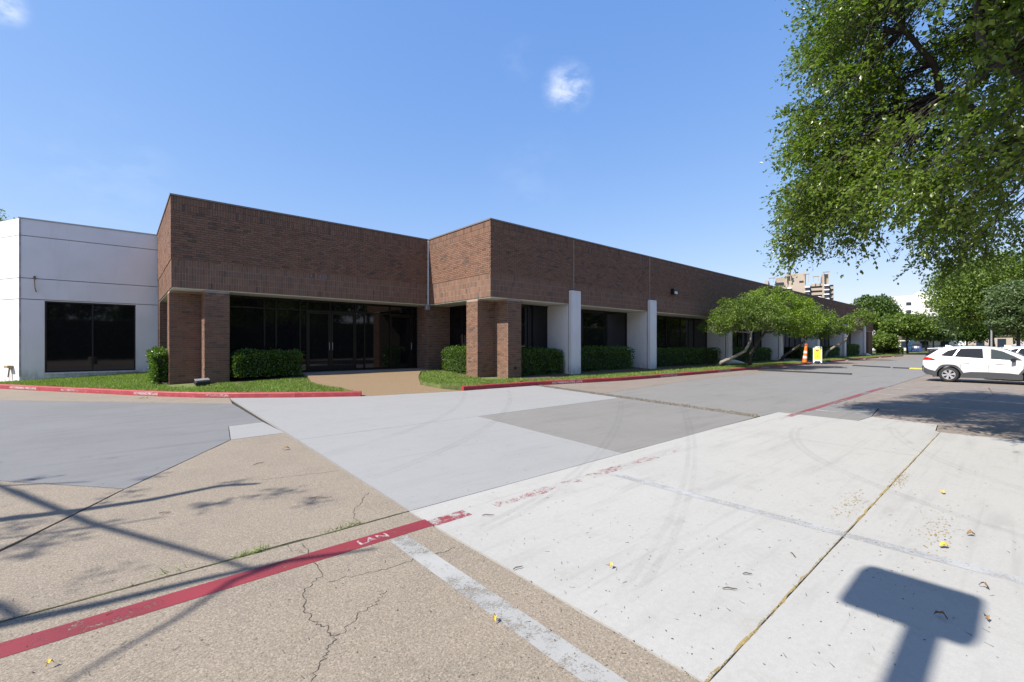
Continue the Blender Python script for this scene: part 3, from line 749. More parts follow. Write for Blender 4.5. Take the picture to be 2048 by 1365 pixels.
# control joints, downspout, lights on the brick
b = MB()
for x in (15.75, 22.15, 42.4, 63.4): b.box(x-.012, x+.012, VF-.033, VF-.020, ZS+.62, ZC-.03)
part(b, 'control_joint', simple('joint_sealant', (.40, .33, .27), .8))
b = MB(); b.box(UC-.075, UC-.035, VL-.085, VL-.032, ZS-.03, ZC-.02); part(b, 'downspout', M['white'])
M['numeral'] = simple('grey_numeral', (.16, .16, .18), .5, .1, 9)
SXN = PV(636, VL)
def wall_light(x, y, z, s=1.0):
    b = MB(); b.obox((x, y-.10*s, z), (.19*s, 0, 0), (0, .10*s, 0), (0, 0, .15*s)); o = part(b, 'wall_light', M['bronze'], bevel=.03*s)
    b = MB(); b.obox((x+.02*s, y-.205*s, z-.07*s), (.15*s, 0, 0), (0, .012*s, 0), (0, .0, .07*s)); b.build('lens', M['lens'], o)
M['lens'] = simple('frosted_lens', (.55, .58, .62), .25, .1, 9)
wall_light(24.6, VF-.03, 4.72, 1.05); wall_light(77.5, VF-.03, 4.9, 1.3)
b = MB(); b.obox((UC-.12, VL-.10, ZS-.16), (.1, 0, 0), (0, .1, 0), (0, 0, .12)); o = part(b, 'corner_light', M['grey_metal'], bevel=.03)
b = MB(); b.lathe([(0, 0), (.05, 0), (.05, -.03), (.0, -.03)], 16, (UC-.004+.012, 18.85, 2.02), 'x'); part(b, 'door_buzzer', M['grey_metal'])
b = MB(); b.lathe([(0, 0), (.06, 0), (.06, .03), (0, .03)], 14, (12.15, VF-.042, .62), 'y'); part(b, 'hose_outlet', M['bronze'])
nu = lettering('1110', .22, (SXN, VL-.0095, ZS+.92-.115), (1, 0, 0), (0, 0, 1), 'numeral', bld, .62); nu.location -= BO
# building mass behind glass: dark core so nothing shows through
b = MB(); b.box(2.5, UC+1.1, 19.62, 39.9, -.1, ZS-.05); b.box(12.2, UEND-.2, 15.2, 39.9, -.1, ZS-.05); part(b, 'interior_core', M['black'])

# glazing -----------------------------------------------------------
def glazing(axis, fixed, a0, a1, z0, z1, splits, transom=None, name='window', doors=(), out=-1):
    """panes and mullions on a vertical plane. axis 'x': runs along x at y=fixed (outside is -y); axis 'y': along y at x=fixed (outside is -x)"""
    def bx(B, s0, s1, zz0, zz1, d0, d1):
        if axis == 'x': B.box(s0, s1, fixed+d0, fixed+d1, zz0, zz1)
        else: B.box(fixed+d0, fixed+d1, s0, s1, zz0, zz1)
    fr = MB(); w = .05
    cuts = [a0]+list(splits)+[a1]
    bx(fr, a0, a1, z1-w, z1, -.05, .06); bx(fr, a0, a1, z0, z0+w, -.049, .06)
    for c in cuts: bx(fr, max(a0, c-w/2), min(a1, c+w/2), z0+w, z1-w, -.048, .06)
    if transom:
        for i in range(len(cuts)-1): bx(fr, cuts[i]+w/2, cuts[i+1]-w/2, transom-w/2, transom+w/2, -.047, .06)
    wnd = part(fr, name, M['bronze'])
    for i in range(len(cuts)-1):
        zs_ = [(z0+w, z1-w)] if not transom else [(z0+w, transom-w/2), (transom+w/2, z1-w)]
        for k, (za, zb) in enumerate(zs_):
            if k == 0 and i in doors:
                d = MB(); c0, c1 = cuts[i]+w/2+.005, cuts[i+1]-w/2-.005; rw = .07
                bx(d, c0, c0+rw, za, zb-.006, -.035, .03); bx(d, c1-rw, c1, za, zb-.006, -.035, .03); bx(d, c0+rw, c1-rw, za, za+.2, -.034, .03); bx(d, c0+rw, c1-rw, zb-.106, zb-.006, -.034, .03)
                dr = d.build('door', M['bronze'], wnd)
                p_ = MB(); bx(p_, c0+rw, c1-rw, za+.2, zb-.106, -.005, .01); p_.build('pane', M['glass'], dr)
                h = MB(); side = c1-rw/2 if doors.index(i) % 2 == 0 else c0+rw/2
                if axis == 'x': h.tube([(side, fixed-.04, za+.85), (side, fixed-.09, za+.87), (side, fixed-.09, za+1.15), (side, fixed-.04, za+1.17)], .012)
                h.build('handle', M['grey_metal'], dr)
            else:
                p_ = MB(); bx(p_, cuts[i]+w/2-.004, cuts[i+1]-w/2+.004, za-.004, zb+.004, 0, .015); p_.build('pane', M['glass'], wnd)
    return wnd
zf = .447
SX = lambda px: PV(px, 19.4)
glazing('x', 19.42, 2.89, UC-.005, zf, ZS-.038, [SX(529), SX(552), SX(600), SX(614), SX(661), SX(711), SX(729), SX(780), SX(824)], transom=zf+2.55, name='storefront', doors=(4, 5, 8))
glazing('y', 12.13, 15.27, VL-.01, .3, ZS-.045, [16.3, 17.3], name='window')
glazing('x', 15.02, 12.49, 15.62, .28, ZS-.045, [13.3, 14.45])
fins = [15.42, 21.95, 31.9, 42.2, 52.8, 63.2, 73.2]
for i, u in enumerate(fins[:-1]):
    a0, a1 = u+.62, fins[i+1]
    n = max(3, round((a1-a0)/1.75)); glazing('x', 15.02, a0, a1+.01, .28, ZS-.045, [a0+(a1-a0)*k/n for k in range(1, n)])
glazing('x', 15.02, 73.82, 76.6, .28, ZS-.045, [75.2])
glazing('y', 2.45, 19.92, 24.2, .4, ZS-.045, [21.3, 22.8])
b = MB()                                            # pale blind strip just inside the window next to the first fin
b.box(16.42, 16.47, 14.985, 15.012, 1.2, 3.25); part(b, 'blind_edge', simple('blind', (.42, .40, .33), .8))
# white fins
for i, u in enumerate(fins):
    b = MB(); t = .62
    b.box(u, u+t, VF+.035, 15.0, -.05, ZS-.045)
    f_ = part(b, 'white_fin', M['white'])
    c = MB(); x0, x1, zt = u-.02, u+t+.02, 4.05; y0, y1 = VF-.17, VF-.034
    c.box(x0, x1, y0, y1, -.05, zt)
    for (a, d_, z0_, z1_) in ((x0, x0+.05, .3, zt), (x1-.05, x1, .3, zt), (x0+.05, x1-.05, zt-.07, zt)): c.box(a, d_, y0-.018, y0-.001, z0_, z1_ - .001)
    c.build('fin_front', M['white'], f_)
# roof vents that poke above the parapet far along
for px, t, s in ((1611, 62, .8), (1637, 68, .75)):
    x, y = AT(px, t); b = MB(); zt = ZAT(588 if px < 1620 else 593, t)
    b.lathe([(.0, zt), (.3*s*1.6, zt-.08), (.55*s*1.4, zt-.4), (.55*s*1.4, zt-.8), (.3*s, zt-.85), (.3*s, ZC+.01), (0, ZC+.01)], 16, (x, y, 0)); part(b, 'roof_vent', M['white'], smooth=True)

# ------------------------------------------------------------------ white building on the left
wb = empty('white_office_building', (-1, 26, .35)); tag(wb, 'white painted panel building with one wide dark window beside the brick end wall', 'building'); WO = Vector(wb.location)
def wpart(b, name, m, parent=None, **kw):
    o = b.build(name, m, parent if parent else wb, **kw)
    if parent is None: o.location = -WO
    return o
VW = 25.25; xw = -2.90; dirw = Vector((-.465, .885, 0)).normalized(); zr = [.1, 3.33, 4.14, 5.77, 6.42]
wx0, wx1, wz0, wz1 = -2.23, .50, .47, 3.29
Lw = 14.0; e1 = Vector((xw, VW, 0)); e2 = e1+dirw*Lw
nin = Vector((dirw.y, -dirw.x, 0))*-1
for i in range(4):
    z0, z1 = zr[i]+.012, zr[i+1]-.012
    b = MB()
    if i == 0:
        b.box(xw, wx0, VW, VW+.3, z0, z1); b.box(wx1, 1.9, VW, VW+.3, z0, z1); b.box(wx0, wx1, VW, VW+.3, z0, wz0); b.box(wx0, wx1, VW, VW+.3, wz1, z1) if z1 > wz1+.005 else None
    else: b.box(xw, 1.9, VW, VW+.3, z0, z1)
    b2 = MB(); q0 = e1; q1 = e2; ins = Vector((.30*.885, .30*.465, 0))
    b2.add([(q0.x-.001, q0.y+.002, z0), (q1.x, q1.y, z0), (q1.x+.27, q1.y+.14, z0), (q0.x+.27, q0.y+.27, z0), (q0.x-.001, q0.y+.002, z1), (q1.x, q1.y, z1), (q1.x+.27, q1.y+.14, z1), (q0.x+.27, q0.y+.27, z1)],
           [(0, 3, 2, 1), (4, 5, 6, 7), (0, 1, 5, 4), (1, 2, 6, 5), (2, 3, 7, 6), (3, 0, 4, 7)])
    wpart(b, 'wall_panel', M['white'], bevel=.006); wpart(b2, 'wall_panel', M['white'])
b = MB(); b.prism([(xw+.22, VW+.22), (1.9, VW+.22), (1.9, 39), (e2.x+.05, 39)], .05, zr[-1]-.03); wpart(b, 'wall_core', M['grey_metal'])
b = MB(); b.box(xw-.03, 1.25, VW-.03, VW+.35, zr[-1]-.01, zr[-1]+.035); wpart(b, 'coping', M['grey_metal'])
b = MB(); b.bar(e1+Vector((-.01, .28, zr[-1]+.013)), e2+Vector((0, 0, zr[-1]+.013)), .1, .045); wpart(b, 'coping', M['grey_metal'])
b = MB(); w = .05
b.box(wx0, wx1, VW+.10, VW+.18, wz0, wz0+w); b.box(wx0, wx1, VW+.10, VW+.18, wz1-w, wz1)
for x in (wx0, wx0+(wx1-wx0)*.5-.02, wx1-w): b.box(x, x+w, VW+.101, VW+.18, wz0+w, wz1-w)
wd_ = wpart(b, 'window', M['bronze'])
for x0, x1 in ((wx0+w, wx0+(wx1-wx0)*.5-.02), (wx0+(wx1-wx0)*.5-.02+w, wx1-w)):
    b = MB(); b.box(x0, x1, VW+.135, VW+.15, wz0+w, wz1-w); b.build('pane', M['glass'], wd_)
b = MB(); b.box(wx0-.03, wx1+.03, VW-.05, VW+.1, wz0-.06, wz0-.004); wpart(b, 'window_sill', M['white'])
b = MB()                                            # worn metal angle on the corner
b.box(xw-.012, xw+.035, VW-.012, VW-.001, .35, 6.38); wpart(b, 'corner_strip', simple('worn_metal_strip', (.34, .33, .35), .6, .4, 5))
pt = Vector((-2.50, VW-.01, 0)); b = MB(); b.tube([pt+Vector((0, 0, 4.16)), pt+Vector((0, -.1, 4.12)), pt+Vector((.02, -.1, 3.75)), pt+Vector((.05, -.03, 3.62))], .018, 6); b.obox(pt+Vector((0, -.02, 4.17)), (.03, 0, 0), (0, .02, 0), (0, 0, .06)); wpart(b, 'rusty_bracket', simple('rusty_metal', (.16, .11, .08), .8, .4, 12))
pp = e1+dirw*.55; b = MB(); nrm_ = Vector((-.885, -.465, 0)); b.obox(pp+nrm_*.08+Vector((0, 0, .72)), dirw*.13, nrm_*.09, (0, 0, .05)); b.bar(pp+nrm_*.06+Vector((0, 0, .68)), pp+nrm_*.10+Vector((0, 0, .32)), .04, .04); wpart(b, 'drain_spout', simple('rusted_spout', (.30, .22, .12), .8, .3, 12))

# ------------------------------------------------------------------ leaves, hedges, trees
def leaf_quads(C, size, rng, up_bias=.35, aspect=.5, droop=.0, dirs=None):
    n = len(C)
    d = rng.normal(size=(n, 3)) if dirs is None else dirs + rng.normal(size=(n, 3))*.7
    d[:, 2] -= droop; d /= np.linalg.norm(d, axis=1, keepdims=True)
    nn = rng.normal(size=(n, 3)); nn[:, 2] += up_bias*3; s = np.cross(d, nn); s /= np.linalg.norm(s, axis=1, keepdims=True)+1e-9
    m = np.cross(s, d)
    L = size*rng.uniform(.65, 1.3, size=(n, 1)); W = L*aspect*.5
    V = np.empty((n, 4, 3)); V[:, 0] = C; V[:, 1] = C+d*L*.5+s*W+m*L*.06; V[:, 2] = C+d*L; V[:, 3] = C+d*L*.5-s*W+m*L*.06
    return V
def clustered(centers, radii, per, rng, flat=.7, shell=0.35):
    out = []
    for c, r in zip(centers, radii):
        p = rng.normal(size=(per, 3)); p /= np.linalg.norm(p, axis=1, keepdims=True)
        rad = rng.uniform(shell, 1.0, size=(per, 1))**.5; p = p*rad*r; p[:, 2] *= flat; out.append(p+np.array(c))
    return np.concatenate(out)
def hedge(x0, x1, y0, y1, z0, z1, label, n, size=.068, m='leaf_hedge', group='clipped hedges along the building', flare=.06):
    cx, cy = (x0+x1)/2, (y0+y1)/2
    rt = empty('hedge', (cx, cy, z0)); tag(rt, label, 'hedge', group)
    rng = np.random.default_rng(int(abs(x0*97+y0*31)))
    def surf(k):
        A = np.array([(x1-x0)*(z1-z0), (x1-x0)*(z1-z0), (y1-y0)*(z1-z0), (y1-y0)*(z1-z0), (x1-x0)*(y1-y0)]); A = A*np.array([1.4, .7, 1.2, 1, 1.3])
        f = rng.choice(5, size=k, p=A/A.sum()); u = rng.random(k); v = rng.random(k); P = np.empty((k, 3))
        P[:, 0] = np.where(f == 2, x0, np.where(f == 3, x1, x0+u*(x1-x0))); P[:, 1] = np.where(f == 0, y0, np.where(f == 1, y1, np.where(f < 4, y0+u*(y1-y0), y0+v*(y1-y0))))
        P[:, 2] = np.where(f == 4, z1, z0+v*(z1-z0)); return P
    P = surf(n); k = (P[:, 2]-z0)/(z1-z0)
    fl = flare*(k-.6); P[:, 0] += np.sign(P[:, 0]-cx)*fl*(np.abs(P[:, 0]-cx) > (x1-x0)/2-.02); P[:, 1] += np.sign(P[:, 1]-cy)*fl*(np.abs(P[:, 1]-cy) > (y1-y0)/2-.02)
    # rounded edges, lumps
    for ax, a0, a1 in ((0, x0, x1), (1, y0, y1)):
        dd = np.minimum(P[:, ax]-a0, a1-P[:, ax]); P[:, 2] -= np.clip(.12-dd, 0, .12)*.7*(k > .85)
    lump = .035*np.sin(P[:, 0]*4.1+P[:, 1]*2.7)+.03*np.sin(P[:, 2]*6+P[:, 0]*7.3)+rng.normal(size=n)*.042
    dirc = P-np.array([cx, cy, (z0+z1)/2]); dirc[:, 0] /= (x1-x0); dirc[:, 1] /= (y1-y0); dirc[:, 2] /= (z1-z0); dirc /= np.linalg.norm(dirc, axis=1, keepdims=True)
    P += dirc*lump[:, None]; P[:, 2] = np.maximum(P[:, 2], z0+.04)
    V = leaf_quads(P-np.array([cx, cy, z0]), size, rng, .3, .6, 0, dirc*.9); quads_obj('foliage', V, M[m], rt)
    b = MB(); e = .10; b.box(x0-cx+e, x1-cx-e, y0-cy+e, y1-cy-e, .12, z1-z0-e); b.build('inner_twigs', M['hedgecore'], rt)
    b = MB()
    xx = x0+.3
    while xx < x1-.1:
        b.tube([(xx-cx, random.uniform(-.1, .1), -.05), (xx-cx+random.uniform(-.1, .1), random.uniform(-.15, .15), .3)], .018, 5); xx += .55
    b.build('stem', M['bark_dark'], rt)
    return rt
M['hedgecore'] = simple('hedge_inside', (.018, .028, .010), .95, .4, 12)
hedge(3.0, 5.15, 18.05, 18.95, .42, 1.29, 'clipped hedge beside the glass entrance doors, deep in shade', 7000)
hedge(10.98, 11.9, 15.42, 17.35, .33, 1.40, 'sunlit bright green hedge against the brick pier nearest the entrance path', 6500)
hedge(12.62, 15.30, 13.85, 14.80, .27, 1.33, 'shaded hedge between the stepped brick pier and the first white fin', 6500)
hedge(16.12, 20.9, 13.85, 14.80, .27, 1.40, 'shaded hedge between the first and second white fins from the entrance', 8500)
hedge(22.65, 31.4, 13.85, 14.80, .27, 1.30, 'long dark hedge between the second and third white fins from the entrance', 9000, .07)
hedge(32.7, 41.3, 13.85, 14.80, .27, 1.28, 'dark hedge behind the leaning tree trunks, past the third white fin', 7000, .08)
hedge(48.9, 52.4, 13.85, 14.80, .27, 1.25, 'dark hedge behind the orange traffic post', 3500, .09)
hedge(53.7, 62.6, 13.85, 14.80, .27, 1.35, 'dark hedge behind the small leaning tree by the yellow sign', 5000, .09)
hedge(64.0, 71.8, 13.75, 14.80, .27, 1.60, 'square dark hedge next to the last white fin', 5000, .09)
hedge(.84, 1.20, 19.42, 20.5, .30, 1.36, 'small sunlit hedge on the end wall beside the white building', 4500)

def limb(b, p0, p1, r0, r1, bend=.12, n=6, rng=random):
    p0 = Vector(p0); p1 = Vector(p1); L = (p1-p0).length; off = Vector((rng.uniform(-1, 1), rng.uniform(-1, 1), rng.uniform(-.3, .7)))*L*bend
    pts = [p0.lerp(p1, i/n)+off*math.sin(math.pi*i/n)+Vector((rng.gauss(0, 1), rng.gauss(0, 1), rng.gauss(0, 1)))*L*.012*(0 < i < n) for i in range(n+1)]
    b.tube(pts, [r0+(r1-r0)*i/n for i in range(n+1)], 7); return pts
def ell_clusters(n, c, r, rng, shell=.45, lower=-1.0):
    out = []
    while len(out) < n:
        p = rng.normal(size=3); p /= np.linalg.norm(p); q = p*rng.uniform(shell, 1)**.6
        if q[2] < lower: continue
        out.append(np.array(c)+q*np.array(r))
    return out
def make_tree(name, loc, trunk, lobes, ncl, crad, per, lsize, leaf, bark, label, cat='tree', group=None, seed=1, tr=.2, lower=-.8, flat=.65, drift=.12):
    """trunk: list of points (local); lobes: [(centre, radii, weight)] in local coordinates"""
    rng = np.random.default_rng(seed); pr = random.Random(seed)
    rt = empty(name, loc); tag(rt, label, cat, group)
    b = MB(); T = [Vector(p) for p in trunk]; n = len(T)
    b.tube(T, [tr*(1-.45*i/(n-1))*(1.25 if i == 0 else 1) for i in range(n)], 9)
    cen = []; ws = np.array([l[2] for l in lobes]); ws = ws/ws.sum()
    for (c, r, w), k in zip(lobes, ws):
        cs = ell_clusters(max(1, int(ncl*k)), c, r, rng, .4, lower); cen += cs
        j = T[-1] if Vector(c).z > T[-1].z else T[max(0, n-2)]
        mid = limb(b, j, Vector(c)-Vector((0, 0, r[2]*.35)), tr*.45, tr*.16, .15, 6, pr)
        for c_ in cs[::max(1, len(cs)//14)]: limb(b, mid[pr.randint(2, 6)], Vector(c_), tr*.12, tr*.03, .15, 4, pr)
    b.build('trunk', M[bark], rt, smooth=True)
    rad = [crad*rng.uniform(.6, 1.35) for _ in cen]
    P = clustered(cen, rad, per, rng, flat, .15)
    V = leaf_quads(P, lsize, rng, .45, .62, .12); quads_obj('crown', V, M[leaf], rt)
    return rt

# small leaning trees in the lawn strip; they lean out over the drive
GT = 'small trees in the lawn strip'
make_tree('leaning_tree', (28.6, 12.9, .2), [(0, 0, -.1), (.15, -.35, .28), (.4, -1.0, .62), (.7, -1.55, 1.0), (.85, -1.8, 1.6), (.9, -1.8, 2.1)],
          [((.6, -1.3, 3.1), (2.2, 1.7, 1.1), 3), ((1.5, -2.2, 3.3), (1.8, 1.6, 1.1), 2), ((-.5, -.6, 2.7), (1.2, 1.2, .8), 1), ((1.0, -1.2, 4.1), (1.4, 1.2, .6), .8)], 230, .36, 80, .10, 'leaf_mid', 'bark',
          'small tree with pale trunk leaning over the kerb before the third white fin', seed=3, tr=.12, group=GT)
make_tree('leaning_tree', (32.2, 12.2, .2), [(0, 0, -.1), (.05, -.1, .8), (.25, -.4, 1.5), (.5, -.8, 2.2)],
          [((.7, -1.1, 3.4), (2.4, 1.9, 1.3), 3), ((1.9, -2.2, 3.0), (1.9, 1.6, 1.2), 2), ((1.0, -.8, 4.6), (1.6, 1.3, .7), 1.2), ((2.8, -1.8, 4.0), (1.6, 1.3, .9), 1)], 250, .38, 78, .11, 'leaf_bright', 'bark_dark',
          'bright yellow-green tree with an upright dark trunk, the middle of the crowded trees', seed=5, tr=.12, group=GT)
make_tree('leaning_tree', (42.2, 13.6, .2), [(0, 0, -.1), (.3, -.45, .6), (.7, -1.1, 1.15), (1.1, -1.7, 1.8)],
          [((1.0, -1.6, 3.4), (2.5, 2.0, 1.4), 3), ((2.2, -2.0, 2.8), (2.0, 1.6, 1.0), 2), ((.3, -.8, 4.6), (1.6, 1.3, .7), 1)], 180, .45, 70, .15, 'leaf_mid', 'bark_dark',
          'tree with a dark trunk leaning over the walk beside the orange traffic post', seed=8, tr=.13, group=GT)
make_tree('leaning_tree', (54.0, 13.3, .2), [(0, 0, -.1), (.1, -.25, .7), (.4, -.9, 1.25), (.9, -1.6, 1.75), (1.2, -1.8, 2.5)],
          [((.4, -.9, 3.2), (1.9, 1.5, .8), 2.6), ((2.2, -2.5, 4.0), (1.5, 1.4, 1.0), 2.0), ((-.6, -.2, 4.1), (1.0, .9, .5), .7)], 95, .48, 60, .18, 'leaf_mid', 'bark',
          'lone small tree leaning right beside the yellow sign board', seed=12, tr=.14, group=GT)

# large elm whose limbs hang in from the right
def big_elm():
    rng = np.random.default_rng(21); pr = random.Random(21)
    rt = empty('elm_tree', (11.2, -3.6, 0)); tag(rt, 'large elm tree with glossy leaves hanging over the parking bays, trunk out of the lawn', 'tree')
    o0 = np.array([11.2, -3.6, 0.])
    b = MB(); b.tube([(0, 0, -.1), (.05, 0, .5), (.0, .1, 1.6), (-.1, .2, 2.9)], [.36, .29, .26, .24], 12)
    C0 = np.array([-.9, 1.55, 6.35]); RR = np.array([5.0, 4.8, 4.3])
    heads = []
    for k in range(12):
        a = k*2.399; el = [-.30, -.05, .25, .6][k % 4]
        tgt = C0+RR*.78*np.array([math.cos(a)*math.cos(el), math.sin(a)*math.cos(el), math.sin(el)])
        pts = limb(b, (-.1, .2, 2.3+.6*(k % 3)), tgt, .12, .03, .26, 10, pr); heads.append(pts)
    C = []; D = []
    Pall = [np.array(p) for h in heads for p in h[2:]]; Pa = np.array(Pall)
    ncl = 2900; cnt = 0; subs = []
    # outline of the crown as the photo shows it, each clump at its own distance round the tree
    by = [-500, -250, 0, 150, 250, 350, 440, 500, 545]; bx_ = [1800, 1690, 1650, 1645, 1622, 1610, 1590, 1625, 1700]
    def proj(w):
        d = np.array([w[0], w[1], w[2]-H]); D_ = d@FV; return (1024+FPX*(d@RV)/D_, 691-FPX*d[2]/D_, D_) if D_ > .5 else (5000, 0, D_)
    for py in np.linspace(-150, 455, 17):
        t = rng.uniform(7.8, 9.6); r_ = ray(np.interp(py, by, bx_)+62*8.5/t+rng.uniform(0, 25), py)*t; subs.append(np.array([r_[0], r_[1], r_[2]+H])-o0)
    while len(subs) < 112:
        d = rng.normal(size=3); d /= np.linalg.norm(d); q = d*rng.uniform(.40, 1.0)**.4
        if q[2] < -.66: continue
        sh = (1.03-.26*q[2]) if q[2] > 0 else (1.03-.16*q[2]); w = C0+RR*.93*q*np.array([sh, sh, 1])
        px, py, D_ = proj(w+o0)
        if D_ > .5 and (px < np.interp(py, by, bx_)+70*8.5/D_ or (px < 2100 and py > 490)): continue
        subs.append(w)
    while cnt < ncl:
        g_ = rng.normal(size=3); g_ *= rng.uniform(.2, 1)**.5/np.linalg.norm(g_); c = subs[cnt % len(subs)]+g_*np.array([.95, .95, .62])
        cnt += 1
        i = np.argmin(((Pa-c)**2).sum(1)); base = Pa[i]
        b.tube([tuple(base), tuple((base+c)/2+np.array([0, 0, .10])), tuple(c)], [.011, .008, .004], 4, cap=False)
        out = (c-C0)/RR; out /= np.linalg.norm(out)+1e-6
        for t in range(7):
            dd = out*.7+rng.normal(size=3)*.6; dd[2] -= .35; dd /= np.linalg.norm(dd); ln = rng.uniform(.35, .75)
            n = 16; s = rng.uniform(.05, 1, size=(n, 1)); dr = np.zeros((n, 3)); dr[:, 2] = -.12*(s[:, 0]**2)
            C.append(c+dd*ln*s+dr+rng.normal(size=(n, 3))*.035); D.append(np.repeat(dd[None], n, 0))
            if t < 2: b.tube([tuple(c), tuple(c+dd*ln*.55+np.array([0, 0, -.03])), tuple(c+dd*ln+np.array([0, 0, -.12]))], [.005, .004, .002], 3, cap=False)
    b.build('trunk', M['bark_elm'], rt, smooth=True, fix=False)
    C = np.concatenate(C); D = np.concatenate(D)
    V = leaf_quads(C, .074, rng, .55, .58, .10, D); quads_obj('crown', V, M['leaf_oak'], rt)
    return rt
big_elm()

# trees beyond the building and along the drive
def bg_tree(px, t, top, halfw, label, leaf, seed, trunk_h=.3, group='trees beyond the end of the building', lsize=.46, n=120, per=130, name='background_tree', lower=-.75, base=0.0):
    x, y = AT(px, t); zt = ZAT(top, t); w = halfw*t/FPX; h = zt
    zc = h*(trunk_h+(1-trunk_h)*.5); rz = h*(1-trunk_h)*.5
    return make_tree(name, (x, y, base), [(0, 0, -.1), (.1, .1, h*.2), (-.1, .1, h*.42)],
        [((0, 0, zc), (w*.75, w*.75, rz), 3), ((w*.45, -w*.2, zc-rz*.15), (w*.55, w*.55, rz*.65), 1.2), ((-w*.45, w*.2, zc-rz*.1), (w*.55, w*.55, rz*.7), 1.2), ((0, .2*w, zc+rz*.45), (w*.5, w*.5, rz*.5), .8)],
        n, max(.6, w*.26), per, lsize, leaf, 'bark_dark', label, seed=seed, tr=max(.16, h*.022), group=group, lower=lower)
bg_tree(1754, 96, 589, 48, 'tall dark tree just past the far end of the brick building', 'leaf_dark', 31)
bg_tree(1708, 120, 612, 40, 'dark tree top showing over the far end of the brick parapet', 'leaf_dark', 32)
bg_tree(1852, 118, 634, 50, 'dark tree standing in front of the white building with square windows', 'leaf_dark', 33)
bg_tree(1815, 80, 628, 50, 'bright umbrella-shaped tree in front of the tall dark one', 'leaf_mid', 34, .42, lsize=.42)
bg_tree(1868, 84, 642, 40, 'olive tree behind the rear of the white car', 'leaf_grey', 35, .40, lsize=.42)
bg_tree(1935, 92, 622, 62, 'dense mid green tree behind the roof of the white car', 'leaf_dark', 36, .22)
bg_tree(1768, 78, 668, 26, 'low bushy tree beside the last white fin', 'leaf_mid', 37, .25, lsize=.4)
bg_tree(1985, 58, 505, 118, 'tall bright elm standing behind the parked white car', 'leaf_mid', 38, .20, lsize=.30, n=330, per=150)
bg_tree(2040, 42, 560, 60, 'grey-green tree at the edge of the parking bays near the lamp pole', 'leaf_grey', 39, .25, lsize=.24, n=190, per=140)
bg_tree(2120, 75, 540, 110, 'broad tree standing to the right of the tall bright elm', 'leaf_mid', 44, .2, lsize=.4)
bg_tree(2000, 130, 632, 60, 'distant tree in the row behind the grey-green one', 'leaf_dark', 45, .2)
x_, y_ = AT(-20, 62)
make_tree('background_tree', (x_, y_, 0), [(0, 0, -.1), (0, 0, 6), (0, 0, 11)], [((0, 0, 16.5), (4.2, 4.2, 4.6), 1)], 70, 1.2, 60, .3, 'leaf_mid', 'bark_dark', 'tree top peeping over the roof of the white building', seed=40, tr=.3, group=None)
# the street trees behind the camera that the dark glass mirrors
proto = make_tree('street_tree', (-6, -24, 0), [(0, 0, -.1), (.1, 0, 2.5), (0, .2, 4.5)], [((0, 0, 7.5), (4.5, 4.5, 3.8), 3), ((2.2, 1, 6.6), (3, 3, 2.4), 1.2), ((-2.4, -.6, 6.8), (3, 3, 2.4), 1.2)], 110, 1.2, 70, .36, 'leaf_dark', 'bark_dark',
    'tree of the row mirrored in the dark windows, behind the parking bays', seed=50, tr=.3, group='row of street trees behind the parking bays')
for i in range(1, 15):
    c = copy_tree(proto); c.location = (-8+i*8.6+random.uniform(-1, 1), -22+random.uniform(-2, 2), 0); c.rotation_euler.z = random.random()*6.28; k = random.uniform(.85, 1.2); c.scale = (k, k, k*random.uniform(.9, 1.1))

hedge(-30, 110, -13.6, -12.0, -.04, 4.2, 'tall unseen hedge added behind the parking bays to darken the window reflections', 40000, .16, 'leaf_dark', 'added hedge out of view behind the bays')  # unseen hedge, added to keep bright sky out of the glass reflections
